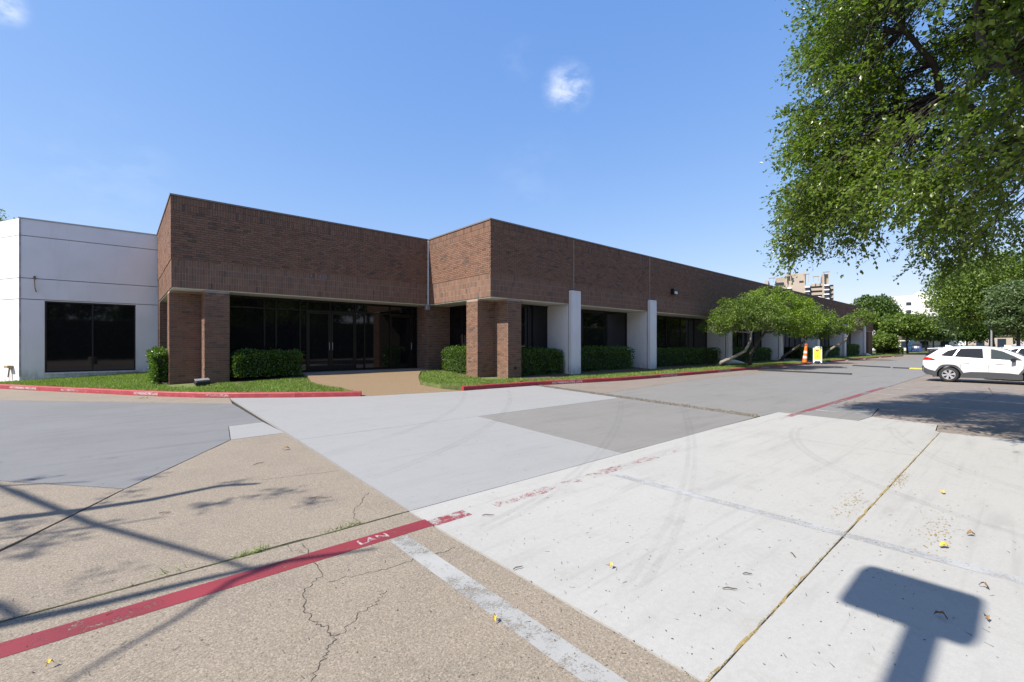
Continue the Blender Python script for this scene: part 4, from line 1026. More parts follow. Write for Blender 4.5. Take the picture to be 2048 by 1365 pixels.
# tree on the left, out of frame, whose bare boughs throw the shadows across the foreground
def shadow_tree():
    rt = empty('pruned_tree', (-7.8, 6.6, 0)); tag(rt, 'pruned tree with long bare boughs reaching over the tan concrete', 'tree')
    o0 = Vector((-7.8, 6.6, 0)); zb = 5.2; k = zb/1.12
    def up(px, py, dz=0):
        g = G(px, py); zz = zb+dz; return Vector((g[0]-zz/1.12, g[1]+.18*zz/1.12, zz))-o0
    b = MB()
    b.tube([(0, 0, -.1), (.05, 0, 1.2), (.2, 0, 2.6), (.5, -.05, 4.6)], [.22, .17, .16, .14], 10)
    J = Vector((.5, -.05, 4.6))
    def bough(P, r0, r1, s=None): b.tube([s or J]+P, [r0+(r1-r0)*i/len(P) for i in range(len(P)+1)], 7)
    A = [up(-250, 1075, -.3), up(0, 1040), up(150, 1022), up(300, 1000), up(440, 972), up(515, 968)]; bough(A, .10, .035)
    bough([up(-60, 950, .4), up(30, 984, .2), up(180, 1046), up(350, 1094), up(515, 1142, -.1)], .055, .022)
    D = [up(-200, 1290, -.3), up(0, 1250), up(200, 1208), up(400, 1160), up(560, 1125), up(750, 1098)]; bough(D, .075, .018)
    bough([up(470, 1160), up(350, 1240, .1), up(220, 1312, .1), up(100, 1385, .2)], .025, .012, up(560, 1128))
    bough([up(0, 1078, .1), up(170, 1058, .1), up(330, 1034, .1)], .018, .010, up(-200, 1080, -.2))
    bough([up(0, 972, .1), up(90, 968, .1), up(178, 964, .1)], .03, .010, up(-60, 955, .3))
    bough([up(-100, 1190, .3), up(0, 1212, .3), up(42, 1240, .3)], .045, .03, up(-250, 1150, .2))
    b.build('trunk', M['bark_dark'], rt, smooth=True)
    rng = np.random.default_rng(5); cs = []; rd = []
    for px, py, r, n in ((560, 985, .14, 26), (620, 1005, .10, 18), (470, 965, .12, 12), (430, 1010, .10, 12), (395, 1012, .07, 10), (100, 1085, .16, 22), (40, 1100, .14, 20), (20, 1058, .18, 30), (300, 955, .10, 10), (120, 1060, .18, 18), (240, 990, .16, 14), (200, 1150, .12, 8), (60, 960, .12, 14)):
        c = up(px, py, 1.6); q_ = rng.normal(size=(n*2, 3))*r*.7; cs.append(q_+np.array(c))
    far = rng.normal(size=(3500, 3))*np.array([1.7, 2.0, 1.1])+np.array([-4.0, .6, 6.0]); cs.append(far)
    V = leaf_quads(np.concatenate(cs), .085, rng, .3, .55); quads_obj('crown', V, M['leaf_oak'], rt)
shadow_tree()

# ------------------------------------------------------------------ parking lot lamp whose head shadow falls on the pale slab
def lot_lamp():
    zc_ = 4.8; k = zc_/1.12; hx, hy = 3.62-k, .45+.18*k
    rt = empty('parking_lamp', (hx-1.0, hy-.10, 0)); tag(rt, 'square-headed parking lot lamp on a pole beside the pale concrete', 'street lamp'); o0 = Vector(rt.location)
    b = MB(); b.lathe([(0, 0), (.28, 0), (.28, .55), (.24, .6), (0, .6)], 20); b.build('footing', M['kerbraw'], rt)
    b = MB(); b.box(-.065, .065, -.065, .065, .6, zc_+.12); b.build('pole', M['bronze'], rt, bevel=.01)
    b = MB(); b.box(.066, .70, -.065, .065, zc_-.07, zc_+.05); b.build('arm', M['bronze'], rt)
    b = MB(); b.box(.70, 1.30, -.20, .38, zc_-.10, zc_+.10); hd = b.build('lamp_head', M['bronze'], rt, bevel=.05)
    b = MB(); b.box(.76, 1.24, -.14, .32, zc_-.115, zc_-.102); b.build('lens', M['lens'], hd)
lot_lamp()

# ------------------------------------------------------------------ street furniture and small things
M['orange'] = simple('orange_plastic', (.72, .16, .02), .5, .12, 8)
M['reflect'] = simple('white_reflective', (.75, .75, .74), .4, .1, 8)
M['yellow'] = simple('yellow_plastic', (.80, .72, .02), .5, .08, 8)
def traffic_post():
    x, y = G(1609, 727, .12)[:2]; rt = empty('traffic_post', (x, y, .13)); tag(rt, 'slim orange traffic post with two white bands, leaning slightly', 'traffic cone'); rt.scale = (.92, .92, .92)
    rt.rotation_euler = (0, R(5), R(-48)); s = 1.0
    b = MB(); b.box(-.24, .24, -.24, .24, 0, .06); b.build('rubber_base', M['black'], rt, bevel=.02)
    h = 1.62; r = lambda z: .185-.085*z/h
    def seg(z0, z1, name, m): b = MB(); b.lathe([(r(z0), z0), (r(z1), z1)], 24); b.build(name, M[m], rt, smooth=True)
    cuts = [(.07, .42, 'body', 'orange'), (.42, .62, 'white_band', 'reflect'), (.62, .86, 'body', 'orange'), (.86, 1.06, 'white_band', 'reflect'), (1.06, 1.40, 'body', 'orange')]
    for c in cuts: seg(*c)
    b = MB(); b.lathe([(r(1.40), 1.40), (r(1.5)*.9, 1.47), (.05, 1.5), (0, 1.5)], 24); b.build('body', M['orange'], rt, smooth=True)
    b = MB(); b.tube([(-.07, 0, 1.48), (-.075, 0, 1.60), (0, 0, 1.68), (.075, 0, 1.60), (.07, 0, 1.48)], .035, 8); b.build('handle', M['orange'], rt, smooth=True)
traffic_post()
def sign_board():
    x, y = G(1635, 726, .12)[:2]; rt = empty('sign_board', (x, y, .13)); tag(rt, 'folding white and yellow sign board standing on the walk', 'sign')
    rt.rotation_euler = (0, 0, R(-76)); W, Ht = .30, 1.32
    # local: board faces -y, width along x
    for k, sgn in enumerate((-1, 1)):
        b = MB(); pts = [(-W, 0), (-W+.06, -.0), (-W+.12, .10), (-.16, .14), (.16, .14), (W-.12, .10), (W-.06, 0), (W, 0), (W, Ht-.08), (W-.08, Ht), (-W+.08, Ht), (-W, Ht-.08)]
        lean = .22
        f = lambda x_, z_, o: (x_, sgn*(lean*(1-z_/Ht)+o), z_)
        n = len(pts); b.add([f(a, c, 0) for a, c in pts]+[f(a, c, .03) for a, c in pts], [tuple(range(n)), tuple(range(n, 2*n))[::-1]]+[(i, (i+1) % n, n+(i+1) % n, n+i) for i in range(n)])
        p = b.build('panel', M['reflect'], rt)
        b = MB(); q = [(-.235, .26), (.235, .26), (.235, 1.16), (-.235, 1.16)]; b.add([f(a, c, .034) for a, c in q], [(0, 1, 2, 3)]); b.build('yellow_sheet', M['yellow'], p)
        b = MB(); c0 = (0, .98)
        ring = [(c0[0]+.10*math.cos(i*math.pi/6), c0[1]+.085*math.sin(i*math.pi/6)) for i in range(12)]; rin = [(c0[0]+.055*math.cos(i*math.pi/6), c0[1]+.045*math.sin(i*math.pi/6)) for i in range(12)]
        b.add([f(a, c, .037) for a, c in ring+rin], [(i, (i+1) % 12, 12+(i+1) % 12, 12+i) for i in range(12)], 0)
        b.add([f(a, c, .037) for a, c in rin], [tuple(range(12))], 1)
        b.add([f(a, c, .037) for a, c in ((-.025, .42), (.025, .42), (.025, .56), (-.025, .56))], [(0, 1, 2, 3)], 0)
        b.build('printed_symbol', [M['black'], M['orange']], p, fix=False)
sign_board()
def flood_light():
    x, y, z = 2.05, 17.95, lawn_z(2.05, 17.95); rt = empty('ground_floodlight', (x, y, z)); tag(rt, 'black floodlight lying at the foot of the stepped brick pier near the white building', 'floodlight'); rt.rotation_euler.z = R(8)
    b = MB(); b.obox((0, 0, .11), (.21, 0, .01), (0, .12, .03), (0, -.02, .07)); b.build('housing', M['black'], rt, bevel=.035)
    b = MB(); b.obox((0, .02, .205), (.20, 0, .01), (0, .10, .025), (0, -.003, .012)); b.build('top_plate', M['grey_metal'], rt, bevel=.008)
    b = MB(); b.tube([(0, 0, -.05), (0, 0, .06)], .03, 8); b.build('bracket', M['black'], rt)
flood_light()
def bollard_light(x, y, label):
    pass
def splash_block(px, py, label):
    x, y = G(px, py, .2)[:2]; rt = empty('drain_outlet', (x, y, lawn_z(x, y))); tag(rt, label, 'drain outlet', None)
    b = MB(); b.tube([(-.5, .25, .16), (-.2, .1, .14), (.1, 0, .09), (.75, -.15, .03)], [.14, .15, .13, .05], 10); b.build('pipe', M['reflect'], rt, smooth=True)
splash_block(1475, 729, 'white drain elbow lying in the mulch beside the third white fin')
splash_block(1738, 712, 'white drain elbow lying by the last white fin')
# speed bumps: rubber strips across the drive
def speed_bump(p0, p1, name_label, yellow):
    p0 = Vector((*p0, 0)); p1 = Vector((*p1, 0)); L = (p1-p0).length; t = (p1-p0)/L; nn = Vector((-t.y, t.x, 0)); rt = empty('speed_bump', p0); tag(rt, name_label, 'speed bump', None)
    n = max(1, round(L/.9)); prof = [(-.17, .004), (-.12, .04), (-.04, .065), (.04, .065), (.12, .04), (.17, .004)]
    for i in range(n):
        a = L*i/n+.006; c = L*(i+1)/n-.006; V = []; 
        for s in (a, c):
            for d, z in prof: V.append(tuple(t*s+nn*d+Vector((0, 0, z+.004))))
        k = len(prof); b = MB(); b.add(V, [(j, j+1, k+j+1, k+j) for j in range(k-1)]+[tuple(range(k)), tuple(range(k, 2*k))[::-1]]); b.build('rubber_section', M['yellow_bump'] if yellow and i % 3 == 1 else M['rubber'], rt)
M['yellow_bump'] = simple('yellow_rubber', (.55, .40, .06), .7, .15, 8)
speed_bump((29.4, 10.6), (29.0, 5.9), 'black rubber speed bump crossing the drive under the tree shadow', False)
speed_bump((41.5, 8.3), (39.9, 6.0), 'short black rubber speed bump piece left of the yellow sections', False)
speed_bump((39.5, 5.7), (37.6, 1.2), 'rubber speed bump with yellow sections leading behind the white car', True)

# litter: leaves and twigs
M['dryleaf'] = simple('dry_leaf', (.24, .13, .05), .8, .35, 30); M['yellowleaf'] = simple('yellow_leaf', (.55, .40, .06), .7, .2, 30); M['twig'] = simple('twig_bark', (.09, .06, .04), .9, .3, 30)
def litter_leaf(px, py, L, ang, m, label):
    g = G(px, py); b = MB(); n = 7; V = []
    for i in range(n+1):
        t = i/n; w = L*.24*math.sin(math.pi*min(1, t*1.05))**.8 if i < n else 0; z = .010+.022*math.sin(math.pi*t)*random.uniform(.6, 1.3)
        V += [(L*(t-.5), w, z+.02*random.random()), (L*(t-.5), 0, z), (L*(t-.5), -w, z+.012*random.random())]
    b.add(V, [f for i in range(n) for f in ((3*i, 3*i+1, 3*i+4, 3*i+3), (3*i+1, 3*i+2, 3*i+5, 3*i+4))]); o = b.build('fallen_leaf', M[m], smooth=True, fix=False); o.location = (g[0], g[1], 0); o.rotation_euler.z = R(ang); tag(o, label, 'leaf')
litter_leaf(1888, 1097, .075, -35, 'yellowleaf', 'curled yellow leaf on the pale concrete beyond the lamp shadow')
litter_leaf(1942, 1073, .06, -50, 'dryleaf', 'small brown leaf next to the faint white bay line')
litter_leaf(1973, 1242, .05, 20, 'dryleaf', 'brown and yellow leaf just right of the lamp head shadow')
litter_leaf(1882, 1238, .06, 80, 'dryleaf', 'narrow dark leaf lying inside the lamp head shadow')
litter_leaf(1885, 988, .08, 10, 'yellowleaf', 'bright yellow leaf past the pollen-filled joint')
litter_leaf(1968, 1178, .05, 70, 'dryleaf', 'thin brown leaf on the faint white bay line')
litter_leaf(100, 1335, .035, 40, 'yellowleaf', 'tiny orange-yellow leaf on the tan concrete below the red line')
litter_leaf(990, 1245, .045, 40, 'yellowleaf', 'yellowish curled leaf beside the broad white bay line')
litter_leaf(572, 900, .10, 0, 'dryleaf', 'tan leaf scrap on the tan concrete near the grey slab corner')
litter_leaf(1222, 1137, .05, 20, 'yellowleaf', 'crumpled pale leaf among the twigs on the pale slab')
def litter_twig(px, py, L, ang, label):
    g = G(px, py); b = MB(); b.tube([(-L/2, 0, .010), (-L*.15, L*.05, .016), (L*.2, -.02*L, .014), (L/2, L*.06, .011)], [.003, .004, .0035, .002], 5); o = b.build('twig', M['twig']); o.location = (g[0], g[1], 0); o.rotation_euler.z = R(ang); tag(o, label, 'twig')
for px, py, L, ang, la in ((1460, 1181, .09, -48, 'thin curved twig lying on the pale slab left of the lamp shadow'), (1586, 1112, .07, 40, 'short bent twig just left of the pollen-filled joint'), (976, 1033, .11, -40, 'straight dark twig near the end of the solid red line'), (1036, 1139, .08, -10, 'dark twig on the pale slab right of the broad white bay line'),
                          (518, 929, .16, 25, 'twig standing out on the tan concrete near the grey slab'), (640, 998, .22, -35, 'pair-length dry twig on the tan slab by the long joint'), (330, 1028, .10, -30, 'small pale twig in the middle of the tan slab'), (1495, 1151, .06, -48, 'faint little twig above the curved one')):
    litter_twig(px, py, L, ang, la)
b = MB()
for _ in range(650):
    u = random.random()
    if u < .62: px, py = random.uniform(1000, 2040), random.uniform(880, 1360)
    else: px, py = random.uniform(0, 1400), random.uniform(860, 1360)
    if u < .3: px, py = random.gauss(1500, 260), random.gauss(1020, 90)
    if py < 790: continue
    g = G(px, py)
    if g[1] > 12 or abs(g[0]) > 30: continue
    L = random.choice((.003, .004, .004, .005, .006, .010, .018)); w = .0015 if L > .008 else L*.6; a = random.random()*6.28; ca, sa = math.cos(a), math.sin(a); x, y = g[0], g[1]
    b.add([(x-ca*L-sa*w, y-sa*L+ca*w, .003), (x+ca*L-sa*w*.6, y+sa*L+ca*w*.6, .004), (x+ca*L+sa*w, y+sa*L-ca*w, .003), (x-ca*L+sa*w*.5, y-sa*L-ca*w*.5, .006)], [(0, 1, 2, 3)])
o = stuff(b.build('leaf_litter', M['twig'], fix=False)); o['label'] = 'specks of dead leaf and twig strewn over the concrete'

# ------------------------------------------------------------------ car
def make_suv():
    K = .885
    rt = empty('parked_car', (0, 0, 0)); tag(rt, 'white sport utility car with black wheel arches parked side-on in the bay', 'car', None)
    P_ = lambda pts: (np.array([p[0] for p in pts]), np.array([p[1] for p in pts]))
    # x: 0 rear bumper .. 4.6 front bumper, z height
    top = P_([(0, .70), (.02, .98), (.05, 1.06), (.09, 1.10), (.16, 1.20), (.28, 1.36), (.36, 1.50), (.44, 1.565), (.60, 1.60), (1.0, 1.645), (1.6, 1.67), (2.1, 1.665), (2.5, 1.62), (2.85, 1.52), (3.2, 1.33), (3.45, 1.17), (3.55, 1.12), (3.9, 1.08), (4.25, 1.02), (4.45, .92), (4.55, .78), (4.6, .6)])
    bot = P_([(0, .60), (.05, .46), (.18, .33), (.5, .26), (.8, .24), (3.9, .22), (4.3, .24), (4.5, .32), (4.6, .45)])
    axle = (.98, 3.67); RW = .42
    def topz(x): return np.interp(x, *top)
    def botz(x):
        z = np.interp(x, *bot)
        for a in axle:
            d = abs(x-a)
            if d < RW: z = max(z, .345+math.sqrt(max(0, RW*RW-d*d))*.98)
        return z
    belt = lambda x: np.interp(x, [0, 1.0, 3.3, 4.6], [1.14, 1.09, 1.0, .95])
    def halfw(x, z):
        e = np.interp(x, [0, .08, .25, .6, 1.2, 3.4, 4.0, 4.35, 4.55, 4.6], [.62, .76, .855, .905, .925, .925, .90, .82, .66, .5])
        zb = belt(x)
        if z > zb: e -= (z-zb)*.40+.02*min(1, (z-zb)/.05)
        if z < .55: e -= (.55-z)*.10
        e += .012*math.exp(-((z-.86)/.07)**2) - .010*math.exp(-((z-.68)/.09)**2)
        return e
    xs = sorted(set(list(np.linspace(0, .7, 20))+list(np.linspace(.7, 4.0, 60))+list(np.linspace(4.0, 4.6, 16))+[a+s*RW for a in axle for s in (-1, 1)]+[a+s*(RW+.001) for a in axle for s in (-1, 1)]+[a+RW*math.cos(k*math.pi/16) for a in axle for k in range(1, 16)]))
    nz = 34; b = MB()
    for sgn in (-1, 1):
        base = len(b.v)
        for x in xs:
            zb, zt = botz(x), topz(x)
            for k in range(nz+1):
                t = k/nz; z = zb+(zt-zb)*t; w = halfw(x, z)
                r = zt-z
                if r < .09: w -= .11*(1-math.sqrt(max(0, 1-(1-r/.09)**2)))
                b.v.append((x-2.3, sgn*w, z))
        n = nz+1
        for i in range(len(xs)-1):
            for k in range(nz): b.f.append([base+i*n+k, base+i*n+k+1, base+(i+1)*n+k+1, base+(i+1)*n+k]); b.m.append(0)
    n = nz+1; o2 = len(xs)*n; crown = 5; base = len(b.v)
    # roof / bonnet / tail strip across the car
    for i, x in enumerate(xs):
        yl = b.v[i*n+nz]; yr = b.v[o2+i*n+nz]
        for k in range(crown+1):
            t = k/crown; y = yl[1]+(yr[1]-yl[1])*t; b.v.append((yl[0], y, yl[2]+.045*4*t*(1-t)*(1 if x > .35 else .2)))
    for i in range(len(xs)-1):
        for k in range(crown): b.f.append([base+i*(crown+1)+k, base+i*(crown+1)+k+1, base+(i+1)*(crown+1)+k+1, base+(i+1)*(crown+1)+k]); b.m.append(0)
    # ends and floor
    for idx in (0, len(xs)-1):
        for k in range(nz): b.f.append([idx*n+k, idx*n+k+1, o2+idx*n+k+1, o2+idx*n+k]); b.m.append(0)
    for i in range(len(xs)-1): b.f.append([i*n, (i+1)*n, o2+(i+1)*n, o2+i*n]); b.m.append(1)
    body = b.build('body', [M['carwhite'], M['black']], rt, smooth=True)
    bm = bmesh.new(); bm.from_mesh(body.data); bmesh.ops.remove_doubles(bm, verts=bm.verts, dist=.0008); bmesh.ops.recalc_face_normals(bm, faces=bm.faces); bm.to_mesh(body.data); bm.free()
    def skin(poly, off, name, m, sides=(-1, 1), parent=rt, step=.09, thick=0.0):
        for sgn in sides:
            bm = bmesh.new(); f = bm.faces.new([bm.verts.new((x, 0, z)) for x, z in poly]); X0 = min(p[0] for p in poly); X1 = max(p[0] for p in poly); k = X0+step
            while k < X1: bmesh.ops.bisect_plane(bm, geom=bm.verts[:]+bm.edges[:]+bm.faces[:], plane_co=(k, 0, 0), plane_no=(1, 0, 0)); k += step
            Z0 = min(p[1] for p in poly); Z1 = max(p[1] for p in poly); k = Z0+step
            while k < Z1: bmesh.ops.bisect_plane(bm, geom=bm.verts[:]+bm.edges[:]+bm.faces[:], plane_co=(0, 0, k), plane_no=(0, 0, 1)); k += step
            for v in bm.verts: v.co.y = sgn*(halfw(v.co.x, v.co.z)+off); v.co.x -= 2.3
            if thick:
                r = bmesh.ops.extrude_face_region(bm, geom=bm.faces[:])
                for e in r['geom']:
                    if isinstance(e, bmesh.types.BMVert): e.co.y -= sgn*thick
            bmesh.ops.recalc_face_normals(bm, faces=bm.faces)
            me = bpy.data.meshes.new(name); bm.to_mesh(me); bm.free(); me.materials.append(M[m]); o = bpy.data.objects.new(name, me); COL.objects.link(o); o.parent = parent
    # windows: rear quarter, rear door, front door; then grey pillars, dark surround
    skin([(.68, 1.275), (.76, 1.235), (1.62, 1.175), (2.36, 1.125), (3.20, 1.070), (3.32, 1.075), (3.06, 1.27), (2.72, 1.47), (2.45, 1.565), (2.1, 1.598), (1.6, 1.598), (1.20, 1.575), (.95, 1.50)], .012, 'window_surround', 'black', thick=.03)
    skin([(.74, 1.285), (.80, 1.25), (1.12, 1.228), (1.30, 1.57), (1.20, 1.56), (.97, 1.49)], .019, 'quarter_glass', 'carglass', thick=.012)
    skin([(1.17, 1.226), (2.10, 1.16), (2.07, 1.578), (1.35, 1.574)], .019, 'rear_door_glass', 'carglass', thick=.012)
    skin([(2.36, 1.143), (3.18, 1.085), (3.25, 1.09), (3.0, 1.275), (2.68, 1.470), (2.36, 1.555)], .019, 'front_door_glass', 'carglass2', thick=.012)
    skin([(2.12, 1.135), (2.34, 1.12), (2.33, 1.575), (2.08, 1.588)], .022, 'centre_pillar_trim', 'pillar', thick=.012)
    skin([(1.125, 1.228), (1.165, 1.225), (1.345, 1.578), (1.30, 1.576)], .022, 'chrome_strip', 'chrome', thick=.01)
    skin([(.17, 1.235), (.24, 1.235), (.56, 1.50), (.62, 1.57), (.42, 1.545), (.33, 1.44)], .012, 'rear_glass_side', 'carglass', thick=.02)
    # dark cladding: sills, arches, rear bumper
    skin([(1.36, .235), (3.30, .235), (3.30, .45), (2.9, .50), (2.2, .52), (1.7, .515), (1.48, .46), (1.40, .36)], .014, 'sill_cladding', 'cladding', thick=.03)
    skin([(.02, .50), (.05, .47), (.18, .35), (.40, .29), (.56, .28), (.575, .42), (.48, .52), (.28, .58), (.13, .66), (.05, .78), (.012, .70)], .016, 'bumper_cladding', 'cladding', thick=.03)
    for a in axle:
        r0, r1 = RW-.005, RW+.085; pts = []
        A0, A1 = R(-14), R(194)
        octo = lambda t: 1.0+.025*math.cos(6*t)
        pts = [(a+r1*octo(A0+(A1-A0)*k/20)*math.cos(A0+(A1-A0)*k/20), .345+r1*octo(A0+(A1-A0)*k/20)*math.sin(A0+(A1-A0)*k/20)) for k in range(21)]+[(a+r0*math.cos(A1+(A0-A1)*k/20), .345+r0*math.sin(A1+(A0-A1)*k/20)) for k in range(21)]
        skin(pts, .022, 'wheel_arch', 'cladding', thick=.05)
    skin([(.045, 1.03), (.09, 1.10), (.16, 1.185), (.36, 1.15), (.54, 1.025), (.25, 1.035)], .010, 'tail_lamp_bezel', 'black', thick=.02)
    skin([(.06, 1.04), (.10, 1.10), (.165, 1.172), (.33, 1.14), (.43, 1.075), (.22, 1.045)], .018, 'tail_lamp', 'tail', thick=.02)
    for x0 in (1.42, 2.50):
        zz = .93 if x0 < 2 else .90
        skin([(x0, zz), (x0+.24, zz-.01), (x0+.25, zz+.02), (x0+.12, zz+.035), (x0, zz+.03)], .030, 'door_handle', 'carwhite', thick=.03)
    for x0, x1 in ((1.36, 1.40), (2.27, 2.29), (3.30, 3.34)):   # shut lines
        skin([(x0, .52), (x0+.010, .52), (x1+.010, 1.06), (x1, 1.06)], .0035, 'door_gap', 'black', thick=.004)
    # mirrors
    for sgn in (-1, 1):
        b = MB(); b.obox((.72, sgn*(1.02), 1.10), (.07, sgn*-.02, .0), (.02, .11, 0), (0, 0, .075)); b.bar((.78, sgn*.88, 1.05), (.72, sgn*1.0, 1.05), .05, .04); b.build('mirror', M['black'], rt, bevel=.03)
    # spoiler, rear glass, windscreen, antenna
    b = MB(); b.add([(.20-2.3, -.60, 1.56), (.20-2.3, .60, 1.56), (.62-2.3, .66, 1.60), (.62-2.3, -.66, 1.60), (.20-2.3, -.60, 1.60), (.20-2.3, .60, 1.60), (.75-2.3, .66, 1.64), (.75-2.3, -.66, 1.64)], [(0, 3, 2, 1), (4, 5, 6, 7), (0, 1, 5, 4), (1, 2, 6, 5), (2, 3, 7, 6), (3, 0, 4, 7)]); b.build('roof_spoiler', M['carwhite'], rt, bevel=.015)
    b = MB(); b.add([(.14-2.3, -.62, 1.20), (.14-2.3, .62, 1.20), (.37-2.3, .60, 1.545), (.37-2.3, -.60, 1.545)], [(0, 1, 2, 3)]); o = b.build('rear_glass', M['carglass'], rt); o.location = (-.025, 0, .012)
    b = MB(); yv = .66
    b.add([(3.48-2.3, -yv, 1.20), (3.48-2.3, yv, 1.20), (2.72-2.3, .56, 1.645), (2.72-2.3, -.56, 1.645)], [(0, 1, 2, 3)]); b.build('windscreen', M['carglass'], rt)
    b = MB(); b.add([(.80-2.3, -.03, 1.67), (1.06-2.3, -.03, 1.69), (.86-2.3, 0, 1.75), (.80-2.3, .03, 1.67), (1.06-2.3, .03, 1.69), (.80-2.3, 0, 1.755)], [(0, 1, 2, 5), (3, 5, 2, 4), (0, 5, 3), (1, 4, 2)]); b.build('antenna_fin', M['carwhite'], rt)
    # wheels
    for a in axle:
        for sgn in (-1, 1):
            x = a-2.3; y = sgn*.80; rr = .352
            b = MB(); b.lathe([(.225, -.11), (.30, -.115), (.335, -.10), (rr, -.07), (rr, .07), (.335, .10), (.30, .115), (.225, .11)], 40, (0, 0, 0), 'y'); w = b.build('wheel', M['rubber'], rt, smooth=True); w.location = (x, y, rr)
            b = MB(); b.lathe([(.228, .10*sgn), (.222, .06*sgn), (.20, -.02*sgn), (0, -.02*sgn)], 40, (0, 0, 0), 'y'); b.build('inner_rim', M['black'], w, smooth=True)
            b = MB(); b.lathe([(.222, .085*sgn), (.232, .112*sgn), (.215, .112*sgn), (.207, .09*sgn)], 40, (0, 0, 0), 'y')
            for k in range(6):
                an = k*math.pi/3+.2; ca, sa = math.cos(an), math.sin(an); ta = (-sa, ca)
                V = []
                for rad, hw, yy in ((.03, .030, .095), (.10, .034, .10), (.215, .062, .105)):
                    for s_ in (-1, 1):
                        for dy in (0, -.025): V.append((ca*rad+ta[0]*hw*s_, sgn*(yy+dy), sa*rad+ta[1]*hw*s_))
                F = []
                for q_ in range(2):
                    o_ = q_*4; F += [(o_, o_+2, o_+6, o_+4), (o_+1, o_+5, o_+7, o_+3), (o_, o_+4, o_+5, o_+1), (o_+2, o_+3, o_+7, o_+6)]
                b.add(V, F)
            b.lathe([(0, .108*sgn), (.032, .106*sgn), (.045, .095*sgn)], 20, (0, 0, 0), 'y')
            b.build('rim', M['alloy'], w)
    # dark underbody
    b = MB(); b.box(-1.9, 2.0, -.70, .70, .22, .50); b.build('underbody', M['black'], rt)
    rt.scale = (K, K, K)
    return rt
def carpaint():
    m, nt, b = newmat('white_car_paint'); b.inputs['Base Color'].default_value = (.60, .60, .60, 1); b.inputs['Roughness'].default_value = .35
    b.inputs['Coat Weight'].default_value = .6; b.inputs['Coat Roughness'].default_value = .05; return m
M['carwhite'] = carpaint(); M['carglass2'] = glass('front_door_glass', (.035, .045, .045), .02, 0)
M['pillar'] = simple('gloss_pillar', (.15, .15, .155), .3, .05, 3); M['chrome'] = simple('chrome_strip', (.6, .6, .6), .2, .05, 3, .9); M['cladding'] = simple('grey_cladding', (.055, .058, .064), .6, .1, 20)
M['alloy'] = simple('alloy', (.42, .42, .44), .35, .05, 5, .5)
mt_, nt_, bt_ = newmat('tail_lamp_red'); bt_.inputs['Base Color'].default_value = (.50, .012, .010, 1); bt_.inputs['Roughness'].default_value = .1; M['tail'] = mt_
car = make_suv()
# local +x is forward; the car noses towards -y
uside = 26.15; car.rotation_euler.z = R(-90)
car.location = (uside+.925*.885, 2.87-2.3*.885, .006)
car2 = copy_tree(car); car2.location = (uside+.925*.885+2.9, 1.2-2.3*.885, .006); car2['label'] = 'second white car in the next bay, its windscreen showing past the nearer car'

